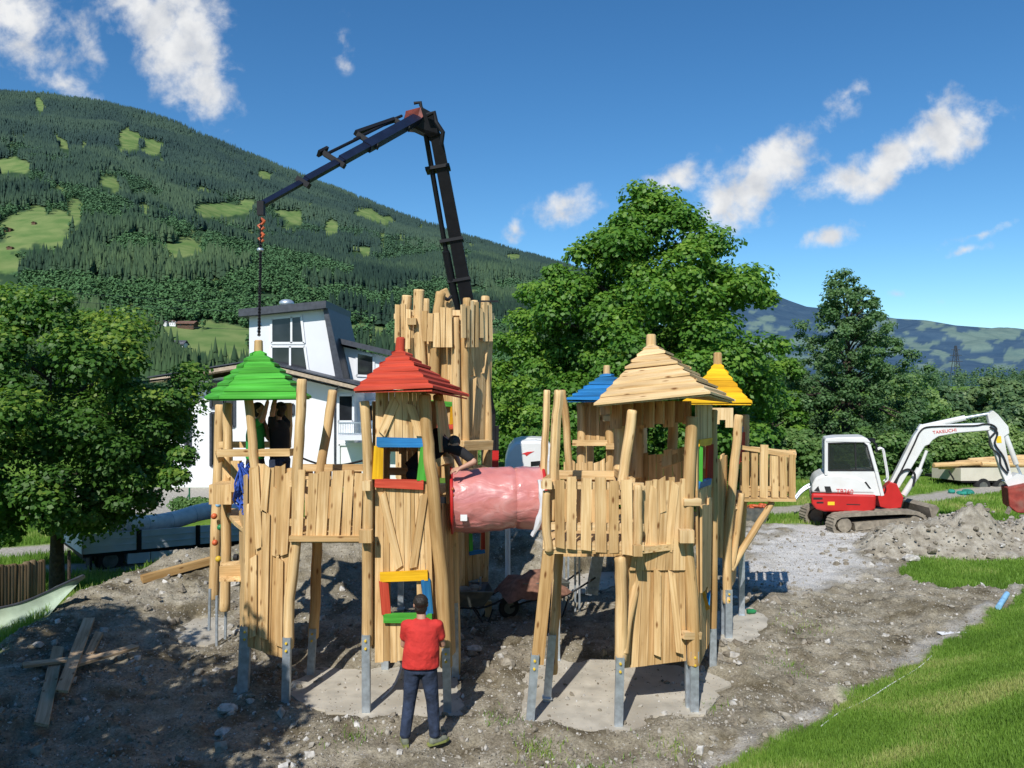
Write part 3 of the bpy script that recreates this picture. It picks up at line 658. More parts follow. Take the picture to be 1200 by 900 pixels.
    for q in np.linspace(0, 1, 70):
        px = 205+q*115; p = P(px, 592-6*q, 26.4-1.5*q); cl.append((p.x, p.y, z0(p.x, p.y)+.25+.3*rg.random(), .28))
    v, f, tn = leaves(np.array(cl), 200, .09, rg, tone0=-.05); tag(npmesh('hedge', v, f, M['bush'], tone=tn), 'low dark hedge along the road below the white building', 'hedge')
trees()
# ================================================================ MOUNTAINS
RIDGE = ([-260,-100,0,60,130,200,300,400,500,600,640,700,760,820,870], [92,98,108,111,122,142,184,224,262,293,303,322,372,430,452])
YR = 2500.0
def mz(u, Y):
    px = 600+u*F; rz = (450-np.interp(px, *RIDGE))/F*YR
    t = (Y-400)/(YR-400); tt = np.clip(t, 0, 1)
    z = rz*tt**1.12
    x = u*Y; rel = (fbm(x/420, Y/420, 4, 81)-.5)*150*np.sin(np.pi*np.clip(tt, 0, 1))*.8+(fbm(x/90, Y/90, 3, 82)-.5)*14*tt
    z = z+rel*(tt < 1)
    return np.where(t > 1, rz-(Y-YR)*.5, z)-1.0
ME = [(38,270,52,26,-14),(2,300,30,22,0),(15,195,26,10,0),(150,165,18,14,30),(178,172,14,9,20),(128,212,17,9,28),(262,246,44,7,3),(218,292,27,9,-5),(255,398,60,22,6),(215,388,40,14,0),(436,252,26,6,18),(535,300,24,4,14),
      (388,266,10,9,40),(46,122,5,9,-20),(425,388,36,7,0),(330,250,14,4,0),(600,300,12,3,0),(470,278,12,3,15),(290,238,10,5,0),(90,250,8,14,0),(345,255,10,7,-30),(250,330,14,5,10),(120,330,16,5,-8),(370,330,12,4,12),(500,345,18,4,8),(560,330,14,4,10),(170,245,9,5,20),(75,170,10,5,30),(310,205,10,4,25),(420,292,16,4,8),(235,265,14,4,0)]
def meadow(px, py, n):
    m = np.zeros_like(px)
    for cx, cy, a, b, rot in ME:
        r = math.radians(rot); dx = px-cx; dy = py-cy; u = dx*math.cos(r)+dy*math.sin(r); v = -dx*math.sin(r)+dy*math.cos(r)
        m = np.maximum(m, 1.22-np.hypot(u/a, v/b))
    return sstep(.1, .45, m+n*1.5)
def mountains():
    us = np.linspace(-.98, .34, 520); Ys = np.concatenate([np.geomspace(402, YR, 260), np.array([YR*1.03, YR*1.1, YR*1.3])])
    U, Y = np.meshgrid(us, Ys); u = U.ravel(); y = Y.ravel(); z = mz(u, y); x = u*y
    py = 450-F*(z-CAMZ)/y; px = 600+u*F; n = fbm(px/14, py/9, 4, 83)-.5; md = meadow(px, py, n)
    nx, ny = len(us), len(Ys); i = np.arange(nx*ny).reshape(ny, nx); f = np.stack([i[:-1,:-1], i[:-1,1:], i[1:,1:], i[1:,:-1]], -1).reshape(-1, 4)
    m, nt, b = newmat('mountain_slope'); L = nt.links.new
    tc = nd(nt, 'TexCoord'); n1 = nd(nt, 'TexNoise', i_Scale=.05, i_Detail=6.0); L(tc.outputs['Object'], n1.inputs['Vector'])
    fo = ramp(nt, n1.outputs[0], [(.35, (.028,.058,.032)), (.65, (.045,.085,.042))]); mm = ramp(nt, n1.outputs[0], [(.35, (.10,.17,.055)), (.65, (.175,.225,.085))])
    L(mixf(nt, attr(nt, 'meadow').outputs['Fac'], fo, mm), b.inputs['Base Color']); b.inputs['Roughness'].default_value = 1; b.inputs['Specular IOR Level'].default_value = 0
    tag(npmesh('mountain', np.stack([x, y, z], 1), f, m, smooth=True, attrs={'meadow': md}), None, None, kind='structure')
    # forest of conifers
    rg = np.random.default_rng(31); N = 270000
    u = -.86+rg.random(N)*1.2; y = 410+(YR-410)*rg.random(N)**1.35; z = mz(u, y); py = 450-F*(z-CAMZ)/y; px = 600+u*F
    n = fbm(px/14, py/9, 4, 83)-.5; md = meadow(px, py, n); x = u*y
    dens = fbm(x/70, y/70, 3, 85); n15 = F*11/y; md = np.maximum(md, np.maximum(meadow(px, py-n15, n*.5), meadow(px, py-n15*1.7, n*.5)*.85)); keep = (rg.random(N) > md*1.05) & (dens > .2)
    broad = (fbm(x/75, y/75, 3, 86) > .44+.14*sstep(600, 1500, y)) & keep & (y < 1500)
    con = keep & ~broad
    def cones(sel, cap, name, three):
        idx = np.nonzero(sel)[0]; idx = idx[:cap]; k = len(idx)
        h = 7+(15 if three else 12)*rg.random(k)**.8; r = h*(.11+.08*rg.random(k)); ns = 6
        an = np.arange(ns)/ns*6.283; lv = [(.08,1.0,.62),(.36,.72,1.0)] if not three else [(.06,1.0,.5),(.28,.78,.75),(.52,.5,1.0)]
        V_ = []; F_ = []; T_ = []; o = 0; rot = rg.random(k)*6.28
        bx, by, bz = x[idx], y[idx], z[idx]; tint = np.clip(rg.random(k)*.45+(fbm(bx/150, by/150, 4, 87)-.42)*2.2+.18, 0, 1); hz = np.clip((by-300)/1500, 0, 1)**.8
        for lo, rr, hi in lv:
            ring = np.stack([bx[:, None]+np.cos(an+rot[:, None])*(r*rr)[:, None]*(.75+.5*rg.random((k, ns))), by[:, None]+np.sin(an+rot[:, None])*(r*rr)[:, None], (bz+h*lo)[:, None]+rg.random((k, ns))*(h*.07)[:, None]], -1)
            tip = np.stack([bx, by, bz+h*hi], -1)[:, None]
            V_.append(np.concatenate([ring, tip], 1)); q = o+np.arange(k)[:, None, None]*(ns+1)
            F_.append((q+np.array([[j, (j+1) % ns, ns] for j in range(ns)])[None]).reshape(-1, 3)); o += k*(ns+1); T_.append(np.repeat(tint, ns+1)); 
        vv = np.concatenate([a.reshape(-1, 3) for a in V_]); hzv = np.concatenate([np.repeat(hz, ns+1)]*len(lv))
        return tag(npmesh(name, vv, np.concatenate(F_), M['forest'], tone=np.concatenate(T_), attrs={'haze': hzv}), None, None, kind='stuff')
    m, nt, b = newmat('conifer_forest'); L = nt.links.new
    o = ramp(nt, attr(nt, 'tone').outputs['Fac'], [(0, (.016,.034,.020)), (.45, (.034,.064,.030)), (.8, (.055,.094,.04)), (1, (.078,.125,.05))])
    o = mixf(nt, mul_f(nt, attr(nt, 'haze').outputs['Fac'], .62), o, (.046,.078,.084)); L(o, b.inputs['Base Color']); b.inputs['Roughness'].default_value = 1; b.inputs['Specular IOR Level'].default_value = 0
    M['forest'] = m
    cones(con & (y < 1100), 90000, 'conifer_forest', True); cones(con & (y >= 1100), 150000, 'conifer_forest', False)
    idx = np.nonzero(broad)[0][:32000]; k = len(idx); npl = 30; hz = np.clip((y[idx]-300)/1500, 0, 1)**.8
    rr = 2.2+2.6*rg.random(k)**1.5; cl = np.stack([x[idx], y[idx], z[idx]+rr*1.35, rr], 1)
    v, f, tn = leaves(cl, npl, 2.1, rg, flat_=1.35, up=.5, tone0=.05, shell=.35)
    m, nt, b = newmat('broadleaf_forest'); L = nt.links.new
    o = ramp(nt, attr(nt, 'tone').outputs['Fac'], [(0, (.045,.105,.036)), (.5, (.072,.155,.05)), (1, (.115,.215,.07))])
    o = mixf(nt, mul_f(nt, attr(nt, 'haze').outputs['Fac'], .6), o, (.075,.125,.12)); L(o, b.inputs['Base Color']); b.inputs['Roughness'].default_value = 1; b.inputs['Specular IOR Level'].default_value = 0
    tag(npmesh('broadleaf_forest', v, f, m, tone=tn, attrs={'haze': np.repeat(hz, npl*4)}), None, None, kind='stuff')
    # far wood across the valley floor
    k = 420; yy = 380+rg.random(k)*500; uu = .26+.55*rg.random(k); rr = 3+2.5*rg.random(k); cl = np.concatenate([np.stack([uu*yy, yy, -.4+rr*1.1, rr], 1), np.stack([uu*yy+rg.normal(size=k), yy, -.4+rr*2.3, rr*.7], 1)])
    v, f, tn = leaves(cl, 60, 1.1, rg, flat_=1.2, up=.5, tone0=.02); tag(npmesh('valley_wood', v, f, M['farleaf'], tone=tn), None, None, kind='stuff')
    # distant range on the right
    us = np.linspace(.2, 1.0, 300); Ys = np.concatenate([np.geomspace(1500, 7000, 150), [7400, 9000]]); U, Y = np.meshgrid(us, Ys); u = U.ravel(); y = Y.ravel(); px = 600+u*F
    rz = (450-np.interp(px, [760,860,885,905,925,945,1000,1050,1085,1120,1160,1200,1300,1500], [325,333,338,343,351,358,364,372,374,380,383,386,398,405]))/F*7000
    t = np.clip((y-1500)/5500, 0, 1); z = rz*t**1.25+(fbm(u*y/900, y/900, 4, 91)-.5)*430*np.sin(np.pi*t); z = np.where(y > 7000, rz-(y-7000)*.6, z)-6
    py = 450-F*z/y; nz_ = fbm(px/18, py/7, 4, 92); md = sstep(.545, .61, nz_+.12*np.exp(-((py-405)/14)**2)-.13*np.exp(-((py-440)/10)**2)-.25*sstep(378, 352, py))
    md = np.maximum(md, sstep(1.0, .7, np.hypot((px-915)/45, (py-405)/14))*sstep(.4, .5, fbm(px/9, py/5, 3, 93))); md = np.maximum(md, sstep(1, .6, np.hypot((px-1175)/30, (py-387)/5)))
    nx, ny = len(us), len(Ys); i = np.arange(nx*ny).reshape(ny, nx); f = np.stack([i[:-1,:-1], i[:-1,1:], i[1:,1:], i[1:,:-1]], -1).reshape(-1, 4)
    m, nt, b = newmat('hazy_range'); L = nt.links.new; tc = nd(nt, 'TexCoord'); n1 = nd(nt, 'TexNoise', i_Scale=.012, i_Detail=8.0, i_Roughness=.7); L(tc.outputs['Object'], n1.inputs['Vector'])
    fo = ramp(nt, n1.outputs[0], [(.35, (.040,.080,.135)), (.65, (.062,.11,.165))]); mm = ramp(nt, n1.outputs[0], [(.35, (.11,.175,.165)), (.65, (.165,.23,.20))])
    L(mixf(nt, attr(nt, 'meadow').outputs['Fac'], fo, mm), b.inputs['Base Color']); b.inputs['Roughness'].default_value = 1; b.inputs['Specular IOR Level'].default_value = 0
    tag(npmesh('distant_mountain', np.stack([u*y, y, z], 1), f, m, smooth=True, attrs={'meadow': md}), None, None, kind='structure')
mountains()
# ================================================================ WHITE BUILDING
def quadpx(pts, Y): return [P(a, b, Y) for a, b in pts]
def building():
    Y = 34.0; D = V((0, 9, 0)); t = thing('white_building', 'modern white two storey building with a slanted roof tower and dark windows', 'building', P(310, 590, Y))
    # gabled main hall
    mb = MB(); mb.prism(quadpx([(200,575),(200,452),(308,434),(415,459),(415,575)], Y), D); mb.prism(quadpx([(416,575),(416,470),(470,470),(470,575)], Y+.9), V((0,7,0))); mb.build('wall', M['white'], t)
    mb = MB()
    for a, b in (((188,444),(309,424.5)), ((308,424.5),(424,452.5))):
        p, q = P(*a, Y), P(*b, Y); dn = V((0,0,-.16)); o = V((0,-1.0,0))
        mb.prism([p+o, q+o, q+o+dn, p+o+dn], D+V((0,1.2,0)))
    rf = mb.build('roof', M['soffit'], t)
    mb = MB()
    for a, b in (((186,443),(309,423.2)), ((308.5,423.2),(426,451.7))):
        p, q = P(*a, Y), P(*b, Y); o = V((0,-1.06,0)); up = V((0,0,.05)); mb.prism([p+o+up, q+o+up, q+o, p+o], D+V((0,1.4,0)))
    mb.build('roof_edge', M['dkgrey'], rf)
    mb = MB()
    for q in (235, 262, 350, 378, 400):
        p = P(q, 441-(q-205)*.157+3 if q < 309 else 424.5+(q-308)*.241+3, Y); mb.box(p+V((0,-.45,0)), (.12,.9,.14))
    mb.build('rafter_ends', M['soffit'], rf)
    def win(pts, Yw, name='window', mull=(), frame=M['white'], sill=False):
        mb = MB(); mb.prism(quadpx(pts, Yw-.012), V((0,.05,0))); w = mb.build(name, M['glass'], t)
        fb = MB(); n = len(pts)
        for i in range(n): fb.beam(P(*pts[i], Yw-.03), P(*pts[(i+1) % n], Yw-.03), .10, .07, side=None)
        for a, b in mull: fb.beam(P(*a, Yw-.04), P(*b, Yw-.04), .09, .05)
        fb.build('window_frame', frame, w); return w
    for x0, x1, y0, y1 in ((217.5,223,449,480),(217.5,223,487,545),(247,262,447,478),(247,253.5,484,546),(263,275,462,500),(340,344,474,486)): win([(x0,y0),(x1,y0),(x1,y1),(x0,y1)], Y, frame=M['dkgrey'])
    win([(396.5,463),(414,463),(414,494),(396.5,494)], Y, frame=M['gwhite']); win([(424,474),(440,474),(440,494),(424,494)], Y+.9)
    # downpipe, balcony, garage frame
    mb = MB(); mb.tube([P(392.5,459,Y-.06), P(392.5,565,Y-.06)], .045, 8); mb.tube([P(392.5,459,Y-.06), P(398,452,Y-.5), P(414,453,Y-.9)], .045, 8); mb.build('downpipe', M['dkgrey'], t)
    mb = MB(); mb.prism(quadpx([(396,510),(470,510),(470,516),(396,516)], Y-1.2), V((0,1.2,0))); bal = mb.build('balcony', M['gwhite'], t)
    mb = MB()
    for q in np.linspace(397, 470, 38): mb.tube([P(q,510,Y-1.1), P(q,495.5,Y-1.1)], .012, 5)
    for py in (495.5, 508): mb.beam(P(396.5,py,Y-1.1), P(470,py,Y-1.1), .05, .04)
    mb.build('balcony_railing', M['steel'], bal)
    mb = MB(); mb.prism(quadpx([(398,521),(470,521),(470,575),(398,575)], Y-.02), V((0,.1,0)))
    g = mb.build('garage_door', M['white'], t); mb = MB()
    for a, b in (((397,520.5),(470,520.5)), ((397,520.5),(397,576))): mb.beam(P(*a, Y-.05), P(*b, Y-.05), .12, .1)
    mb.build('door_frame', M['gwhite'], g)
    # slanted tower
    Yt = 35.2; mb = MB(); mb.prism(quadpx([(292,440),(292,371),(381,361),(394,420),(404,470),(292,470)], Yt), V((0,4.5,0))); tw = mb.build('tower_wall', M['gwhite'], t)
    mb = MB(); mb.prism([p+V((0,-.5,0)) for p in quadpx([(284,363.5),(385,353.5),(385,362),(284,372)], Yt)], V((0,5.4,0))); mb.build('tower_roof', M['dkgrey'], t)
    mb = MB(); mb.prism([p+V((0,-.25,0)) for p in quadpx([(380,362),(385.5,362),(407,458),(396,451)], Yt)], V((0,4.8,0))); mb.build('slanted_fin', M['dkgrey'], t)
    win([(318,373.5),(353,370),(356.5,402),(318,402)], Yt, mull=(((341.5,371),(341.5,402)),)); win([(318,406),(357,406),(361.5,437),(318,432)], Yt, mull=(((340,406),(340,434)),))
    mb = MB(); c = P(336, 355.5, Yt+1.5); mb.ell(c, (.36,.36,.2)); mb.tube([c-V((0,0,.3)), c], .3, 12); mb.build('roof_dome', M['steel'], t, smooth=True)
    # right wing
    Yr = 36.5; mb = MB(); mb.prism(quadpx([(392,470),(392,404),(475,423),(475,470)], Yr), V((0,6,0))); mb.build('wing_wall', M['gwhite'], t)
    mb = MB(); mb.prism([p+V((0,-.6,0)) for p in quadpx([(391,395),(478,415.5),(478,421.5),(391,401)], Yr)], V((0,7,0))); mb.build('wing_roof', M['dkgrey'], t)
    win([(418,413),(438,417),(438,441),(418,440)], Yr, frame=M['gwhite'])
    # thin road side posts, fence
    for px, py, h, lab in ((222,604,.95,'green metal fence post leaning against a brace beside the road'),):
        p = hit(px, py, 20, 40); f = thing('fence_post', lab, 'fence post', p); mb = MB(); mb.tube([p-V((0,0,.1)), p+V((0,0,h))], .03, 6); mb.build('post', M['greenmetal'], f); mb = MB(); mb.tube([p+V((-.4,0,0)), p+V((0,0,h*.8))], .022, 6); mb.build('brace', M['greenmetal'], f)
building()
def mhit(px, py, y0=402, y1=2400):
    Y = np.linspace(y0, y1, 8000); z = CAMZ-(py-450)/F*Y; m = mz(np.full_like(Y, (px-600)/F), Y); i = np.nonzero(z < m)[0]
    Y = Y[i[0]] if len(i) else y0; return V(((px-600)/F*Y, Y, float(mz(np.array([(px-600)/F]), np.array([Y]))[0])))
def houses():
    lst = [(182,383,11,7,'chalet','pale farmhouse at the left end of the hillside row','chalet'),(192,382,10,6,'dkroof','grey roofed house left of the long barn on the hillside',0),(203,382,9,6,'rooftile','white gabled house joined to the long barn on the hillside',0),
           (220,384,22,7,'rooftile','long brown roofed barn at the right end of the hillside row','chalet'),(209,410,20,10,'dkroof','grey roofed chalet low on the meadow above the maple',0),(186,398,11,8,'dkroof','bluish grey house half hidden behind the maple crown',0),
           (10,271,9,4,'chalet','small dark hay hut on the left edge of the meadow','chalet'),(40,263,5,3,'chalet','tiny hay hut higher on the left meadow','chalet'),(12,292,7,3,'rooftile','small reddish hut low on the left meadow','chalet')]
    for px, py, w, h, rm, lab, wm in lst:
        b = mhit(px, py, 425); s = b.y/F; w *= s; h *= s; t = thing('hillside_house', lab, 'house', b-V((0,0,1.5)), 'houses on the hillside'); d = w*.6
        mb = MB(); mb.box(b+V((0,0,h*.25)), (w*.86, d, h*.9+1.0)); mb.prism([b+V((-w*.43,-d/2,h*.62)), b+V((w*.43,-d/2,h*.62)), b+V((0,-d/2,h))], V((0,d,0))) if w < 9 else None
        mb.build('wall', M['chalet' if wm else 'white'], t); mb = MB(); k = h*.62
        if w < 9:
            for sx in (-1, 1): mb.prism([b+V((sx*w*.56,-d*.6,k-h*.08)), b+V((0,-d*.6,h*1.05)), b+V((0,-d*.6,h*1.12)), b+V((sx*w*.56,-d*.6,k))], V((0,d*1.2,0)))
        else:
            for sy in (-1, 1): mb.prism([b+V((-w/2,sy*d*.65,k-h*.05)), b+V((-w/2,0,h*1.02)), b+V((-w/2,0,h*1.12)), b+V((-w/2,sy*d*.65,k+h*.05))], V((w,0,0)))
        mb.build('roof', M[rm], t)
        if h > 3:
            mb = MB()
            for q in (-.25, .05, .28): mb.box(b+V((q*w, -d/2-.03, h*.35)), (w*.09, .1, h*.17))
            mb.build('windows', M['glass'], t)
houses()
def pylon():
    Y = 900; b = P(1120, 446, Y); t = P(1120, 405, Y); mb = MB(); H = t.z-b.z
    for sx in (-1, 1):
        for sy in (-1, 1): mb.beam(b+V((sx*4.5, sy*4.5, 0)), t+V((sx*.7, sy*.7, 0)), .55, .55)
    for k in range(7):
        a0 = b.z+H*k/7; a1 = b.z+H*(k+1)/7; w0 = 4.5-3.8*k/7; w1 = 4.5-3.8*(k+1)/7
        mb.beam(V((b.x-w0, b.y-w0, a0)), V((b.x+w1, b.y-w1, a1)), .4, .4); mb.beam(V((b.x+w0, b.y-w0, a0)), V((b.x-w1, b.y-w1, a1)), .4, .4)
    for f, w in ((.55, 8), (.72, 7), (.88, 5)): mb.beam(V((b.x-w, b.y, b.z+H*f)), V((b.x+w, b.y, b.z+H*f)), .8, .5)
    tag(mb.build('power_pylon', M['dkgrey']), 'grey lattice electricity pylon far off on the right in front of the hazy range', 'pylon')
    for i, (ya, yb, lab) in enumerate(((331,350,'highest thin power line across the wooded slope'),(341,359,'middle thin power line across the wooded slope'),(364,378,'lowest thin power line, just above the hillside houses'))):
        a = P(-60, ya, 70); b2 = P(640, yb, 120); pts = [a.lerp(b2, k/24)-V((0,0,3.2*4*(k/24)*(1-k/24)*.5)) for k in range(25)]; mb = MB(); mb.tube(pts, .018, 5)
        tag(mb.build('power_line', M['dkgrey']), lab, 'power line', 'power lines across the slope')
pylon()
# ================================================================ CRANE
def crane():
    base = V((-.35, 19.0, G1(-.35, 19))); t = thing('crane_truck', 'dark blue folding loader crane rising behind the tall square tower', 'crane', base)
    tip = P(306, 240, 11.6); el = P(493, 137, 16.3); hd = P(511, 158, 16.5)
    foot = P(566, 385, 18.6); low = V((foot.x+.12, 19.0, base.z+1.2))
    mb = MB(); mb.box(base+V((-1.2,.9,.75)), (5.4,2.2,.32)); mb.box(base+V((-2.6,.9,1.05)), (2.6,2.3,.3)); mb.build('chassis', M['cranedark'], t)
    for dx in (-3.2, -2.1, .6):
        for dy in (-.15, 1.95):
            mb = MB(); c = base+V((dx, dy, .42)); mb.tube([c-V((0,.14,0)), c+V((0,.14,0))], .42, 18); w = mb.build('wheel', M['black'], t, smooth=True); mb = MB(); mb.tube([c-V((0,.16,0)), c+V((0,.16,0))], .2, 14); mb.build('rim', M['steel'], w, smooth=True)
    mb = MB(); mb.beam(low-V((0,0,.6)), low+V((.0,0,2.1)), .34, .4); mb.beam(low+V((.18,-.1,-.2)), low+V((.2,-.1,1.7)), .12, .14); mb.build('column', M['cranedark'], t)
    mb = MB(); mb.beam(low+V((.14,-.28,.1)), low+V((.16,-.28,1.1)), .2, .14); mb.build('control_box', M['exred'], t)
    k = low+V((0,0,2.0)); mb = MB(); mb.beam(k, hd, .34, .4, w1=.25, t1=.3); mb.build('main_boom', M['cranedark'], t)
    ax = (hd-k).normalized(); sd = ax.cross(V((0,1,0))).normalized()
    mb = MB(); o = sd*.27
    for s_ in (o+V((0,-.12,0)), o+V((0,.14,0))): mb.tube([k+s_+ax*.4, k+s_+ax*((hd-k).length*.62)], .085, 10); mb.tube([k+s_+ax*((hd-k).length*.6), hd+s_*.8], .05, 10)
    for q in (.3, .52, .66, .9): c = k.lerp(hd, q); mb.beam(c-ax*.04+sd*-.17, c-ax*.04+sd*.36, .07, .4)
    mb.build('lift_cylinder', M['cranedark'], t, smooth=True)
    # knuckle
    mb = MB(); mb.prism([p+V((0,-.16,0)) for p in (P(473,147,16.2), P(477,134,16.2), P(498,130,16.3), P(509,136,16.4), P(517,160,16.5), P(505,164,16.5), P(497,158,16.4))], V((0,.32,0)))
    kn = mb.build('knuckle', M['cranedark'], t); mb = MB()
    mb.prism([p+V((0,-.20,0)) for p in (P(475,146,16.2), P(477,134,16.2), P(494,129.5,16.3), P(497,140,16.3), P(488,152,16.3), P(478,151,16.3))], V((0,.4,0))); mb.build('link_plate', M['dkred'], kn)
    mb = MB(); mb.tube([P(500,135,16.1), P(509,132,16.1), P(511,143,16.1), P(519,155,16.1), P(517,170,16.2)], .05, 8); mb.tube([P(494,128,16.3), P(493,120,16.3), P(485,121,16.3)], .035, 6); mb.tube([P(492,122,16.3), P(497,131,16.3)], .03, 6); mb.build('hoses', M['cranedark'], kn, smooth=True)
    # outer boom with sections
    def at(f): return el.lerp(tip, f)
    for i, (a, b, w) in enumerate(((0,.42,.195),(.40,.58,.15),(.565,.78,.115),(.765,1.0,.085))):
        mb = MB(); mb.beam(at(a), at(b), w, w*.8); mb.build('boom_section', M['crane'], t)
    up = (tip-el).normalized().cross(V((0,1,0))).normalized(); up = up if up.z > 0 else -up
    mb = MB()
    for f, h in ((.14,.34),(.38,.5),(.60,.46),(.80,.16)): c = at(f); mb.beam(c-up*.13, c+up*h*.65, .085, .14, V((1,0,0)))
    for a, b in ((.08,.15),(.14,.42),(.38,.60)): mb.tube([at(a)+up*.24, at(b)+up*.26], .03, 8)
    mb.beam(at(.14)+up*.24, at(.38)+up*.37, .07, .1); mb.beam(at(.62)+up*.34, at(.57)+up*.34, .05, .12); [k_.build('extension_ram', M['cranedark'], t) for k_ in mb.split()]
    mb = MB(); mb.beam(tip+V((0,0,.05)), tip-V((0,0,.16)), .10, .10); mb.build('boom_head', M['cranedark'], t)
    # chain and hook
    ch = thing('lifting_chain', 'black lifting chain with an orange hook between the crane tip and the green roof', 'chain', tip)
    end = P(303.5, 393, 11.55); top = tip-V((0,0,.2)); mb = MB(); n = 74; L = (end-top)
    for i in range(n):
        a = top+L*(i/n); b = top+L*((i+1.35)/n); s = V((.016,0,0)) if i % 2 else V((0,.016,0)); mb.tube([a, a.lerp(b,.2)+s, a.lerp(b,.8)+s, b], .011, 5); mb.tube([a, a.lerp(b,.2)-s, a.lerp(b,.8)-s, b], .011, 5)
    mb.build('chain_links', M['cranedark'], ch)
    mb = MB()
    for py0, py1 in ((255,270),(272,284)):
        c = P(306, (py0+py1)/2, 11.6); r = (py1-py0)/2*10.4/F; mb.tube([c+V((0,0,r)), c+V((r*.55,0,r*.5)), c+V((r*.2,0,0)), c+V((-r*.5,0,-r*.3)), c+V((r*.1,0,-r)), c+V((r*.55,0,-r*.55))], .024, 8)
    mb.build('hook_block', M['orange'], ch, smooth=True)
    mb = MB(); c = P(305, 293, 11.6); mb.ell(c, (.05,.05,.04)); c = P(303.5, 383, 11.6); mb.tube([c+V((0,0,.1)), c+V((.03,0,.02)), c, c-V((.02,0,.08))], .018, 6); mb.build('shackle', M['steel'], ch, smooth=True)
crane()
# ================================================================ PLAYGROUND TOWERS
def smooth_pts(pts, k=4):
    out = []
    for i in range(len(pts)-1):
        p0 = pts[max(i-1,0)]; p1 = pts[i]; p2 = pts[i+1]; p3 = pts[min(i+2,len(pts)-1)]
        for j in range(k):
            t = j/k; out.append(.5*((2*p1)+(p2-p0)*t+(2*p0-5*p1+4*p2-p3)*t*t+(3*p1-p0-3*p2+p3)*t**3))
    return out+[pts[-1]]
def log(t, px, Y, r, name='post', mat='log', taper=.9, n=12, label=None):
    """peeled round log through the listed points (top first)"""
    Ys = Y if hasattr(Y, '__len__') else [Y]*len(px)
    pts = smooth_pts([P(a, b, y) for (a, b), y in zip(px, Ys)], 5); m = len(pts)
    r *= .83; rad = [r*(taper+(1-taper)*i/(m-1))*(1+.10*(vnoise(i*.45+r*900, px[0][0], 3)-.5)) for i in range(m)]
    pts = [p+V(((vnoise(i*.6, px[0][0]*1.7, 5)-.5), (vnoise(i*.6, px[0][1]*1.3, 6)-.5), 0))*r*.28 if 0 < i < m-1 else p for i, p in enumerate(pts)]
    mb = MB(); mb.tube(pts, rad, n, bevel=min(.02, r*.25), wob=.03); return mb.build(name, M[mat], t, smooth=True, label=label)
def foot(t, bot, top, Y, w=.088, d=.07, Yt=None, bolts=True, front=.085, plate=True):
    b = P(*bot, Y); u = P(*top, Yt or Y); f = V((0,-front,0)); b += f*.9; u += f; a = (u-b).normalized(); sd = a.cross(V((0,1,0))).normalized(); n = a.cross(sd)
    n = n if n.y > 0 else -n; mb = MB(); th = .008; b0 = b-a*.12
    mb.beam(b0, u, w, th, sd); 
    for s in (-1, 1): mb.beam(b0+sd*s*(w/2+th/2-.0005)+n*d/2, u+sd*s*(w/2+th/2-.0005)+n*d/2, th, d+th, sd)
    if plate: mb.beam(b-a*.012+n*d/2, b+a*.002+n*d/2, w*1.5, d*1.9, sd)
    o = mb.build('steel_foot', M['steel'], t)
    if bolts:
        for k in (.07, .17):
            mb = MB(); c = u-a*k; mb.tube([c-n*.006, c-n*.03], .017, 8, bevel=.005); mb.build('bolt', M['bolt'], o)
    return o
def rods(t, pxs, Y, bolts=False):
    for (a, b) in pxs:
        mb = MB(); mb.beam(P(*a, Y)-V((0,0,.15)), P(*b, Y), .035, .035); mb.build('steel_rod', M['steel'], t)
def slats(mb, quads, Y, th=.028, Yl=None):
    for q in quads:
        k = R.uniform(-.006, .006); mb.slab([P(a, b, (Y if not callable(Y) else Y(a)))+V((0,k,0)) for a, b in q], th)
def panel(mb, TL, TR, BL, BR, n, th=.03, holes=(), jt=0, jb=0, Yo=0, jit=.35):
    """upright boards filling the quad; holes are (u0,u1,v0,v1)"""
    us = [0]+[(i+R.uniform(-jit, jit)*.5)/n for i in range(1, n)]+[1]
    for h in holes: us = [u for u in us if abs(u-h[0]) > .35/n and abs(u-h[1]) > .35/n]+[h[0], h[1]]
    us = sorted(us)
    for u0, u1 in zip(us[:-1], us[1:]):
        uc = (u0+u1)/2; iv = [(0, 1)]
        for h in holes:
            if h[0] < uc < h[1]: iv = [x for a, b in iv for x in (((a, h[2]), (h[3], b)) if a <= h[2] and b >= h[3] else ((a, b),)) if x[1]-x[0] > .01]
        nn = (TR-TL).cross(BL-TL).normalized(); k = nn*R.uniform(-.007, .007); e = .0028/max(.05, (TR-TL).length); tone = R.random()
        d0 = R.uniform(-jt, jt); d1 = R.uniform(-jb, jb)
        for a, b in iv:
            def pt(u, v, ed):
                tp = TL.lerp(TR, u); bt = BL.lerp(BR, u); p = tp.lerp(bt, v)
                if v == 0: p = p+V((0,0,d0))
                if v == 1: p = p+V((0,0,d1))
                return p+k
            mb.slab([pt(u0+e, a, 0), pt(u1-e, a, 0), pt(u1-e, b, 0), pt(u0+e, b, 0)], th, tone)
def pq(pts, Ys): return [P(a, b, y) for (a, b), y in zip(pts, Ys)]
def decoboard(t, p0, p1, Y, wpx, th=.035, mat='wood', Y1=None, name='decorative_board'):
    w = wpx*Y/F; mb = MB(); a = P(*p0, Y); b = P(*p1, Y1 or Y); d = (b-a).normalized(); sd = d.cross(V((0,1,0))).normalized()
    c = w*.32*R.choice((-1, 1)); n = V((0, th/2, 0))
    q = [a+sd*w/2+d*c, a-sd*w/2-d*c, b-sd*w/2-d*c*.6, b+sd*w/2+d*c*.6]; mb.slab(q, th); return mb.build(name, M[mat], t)
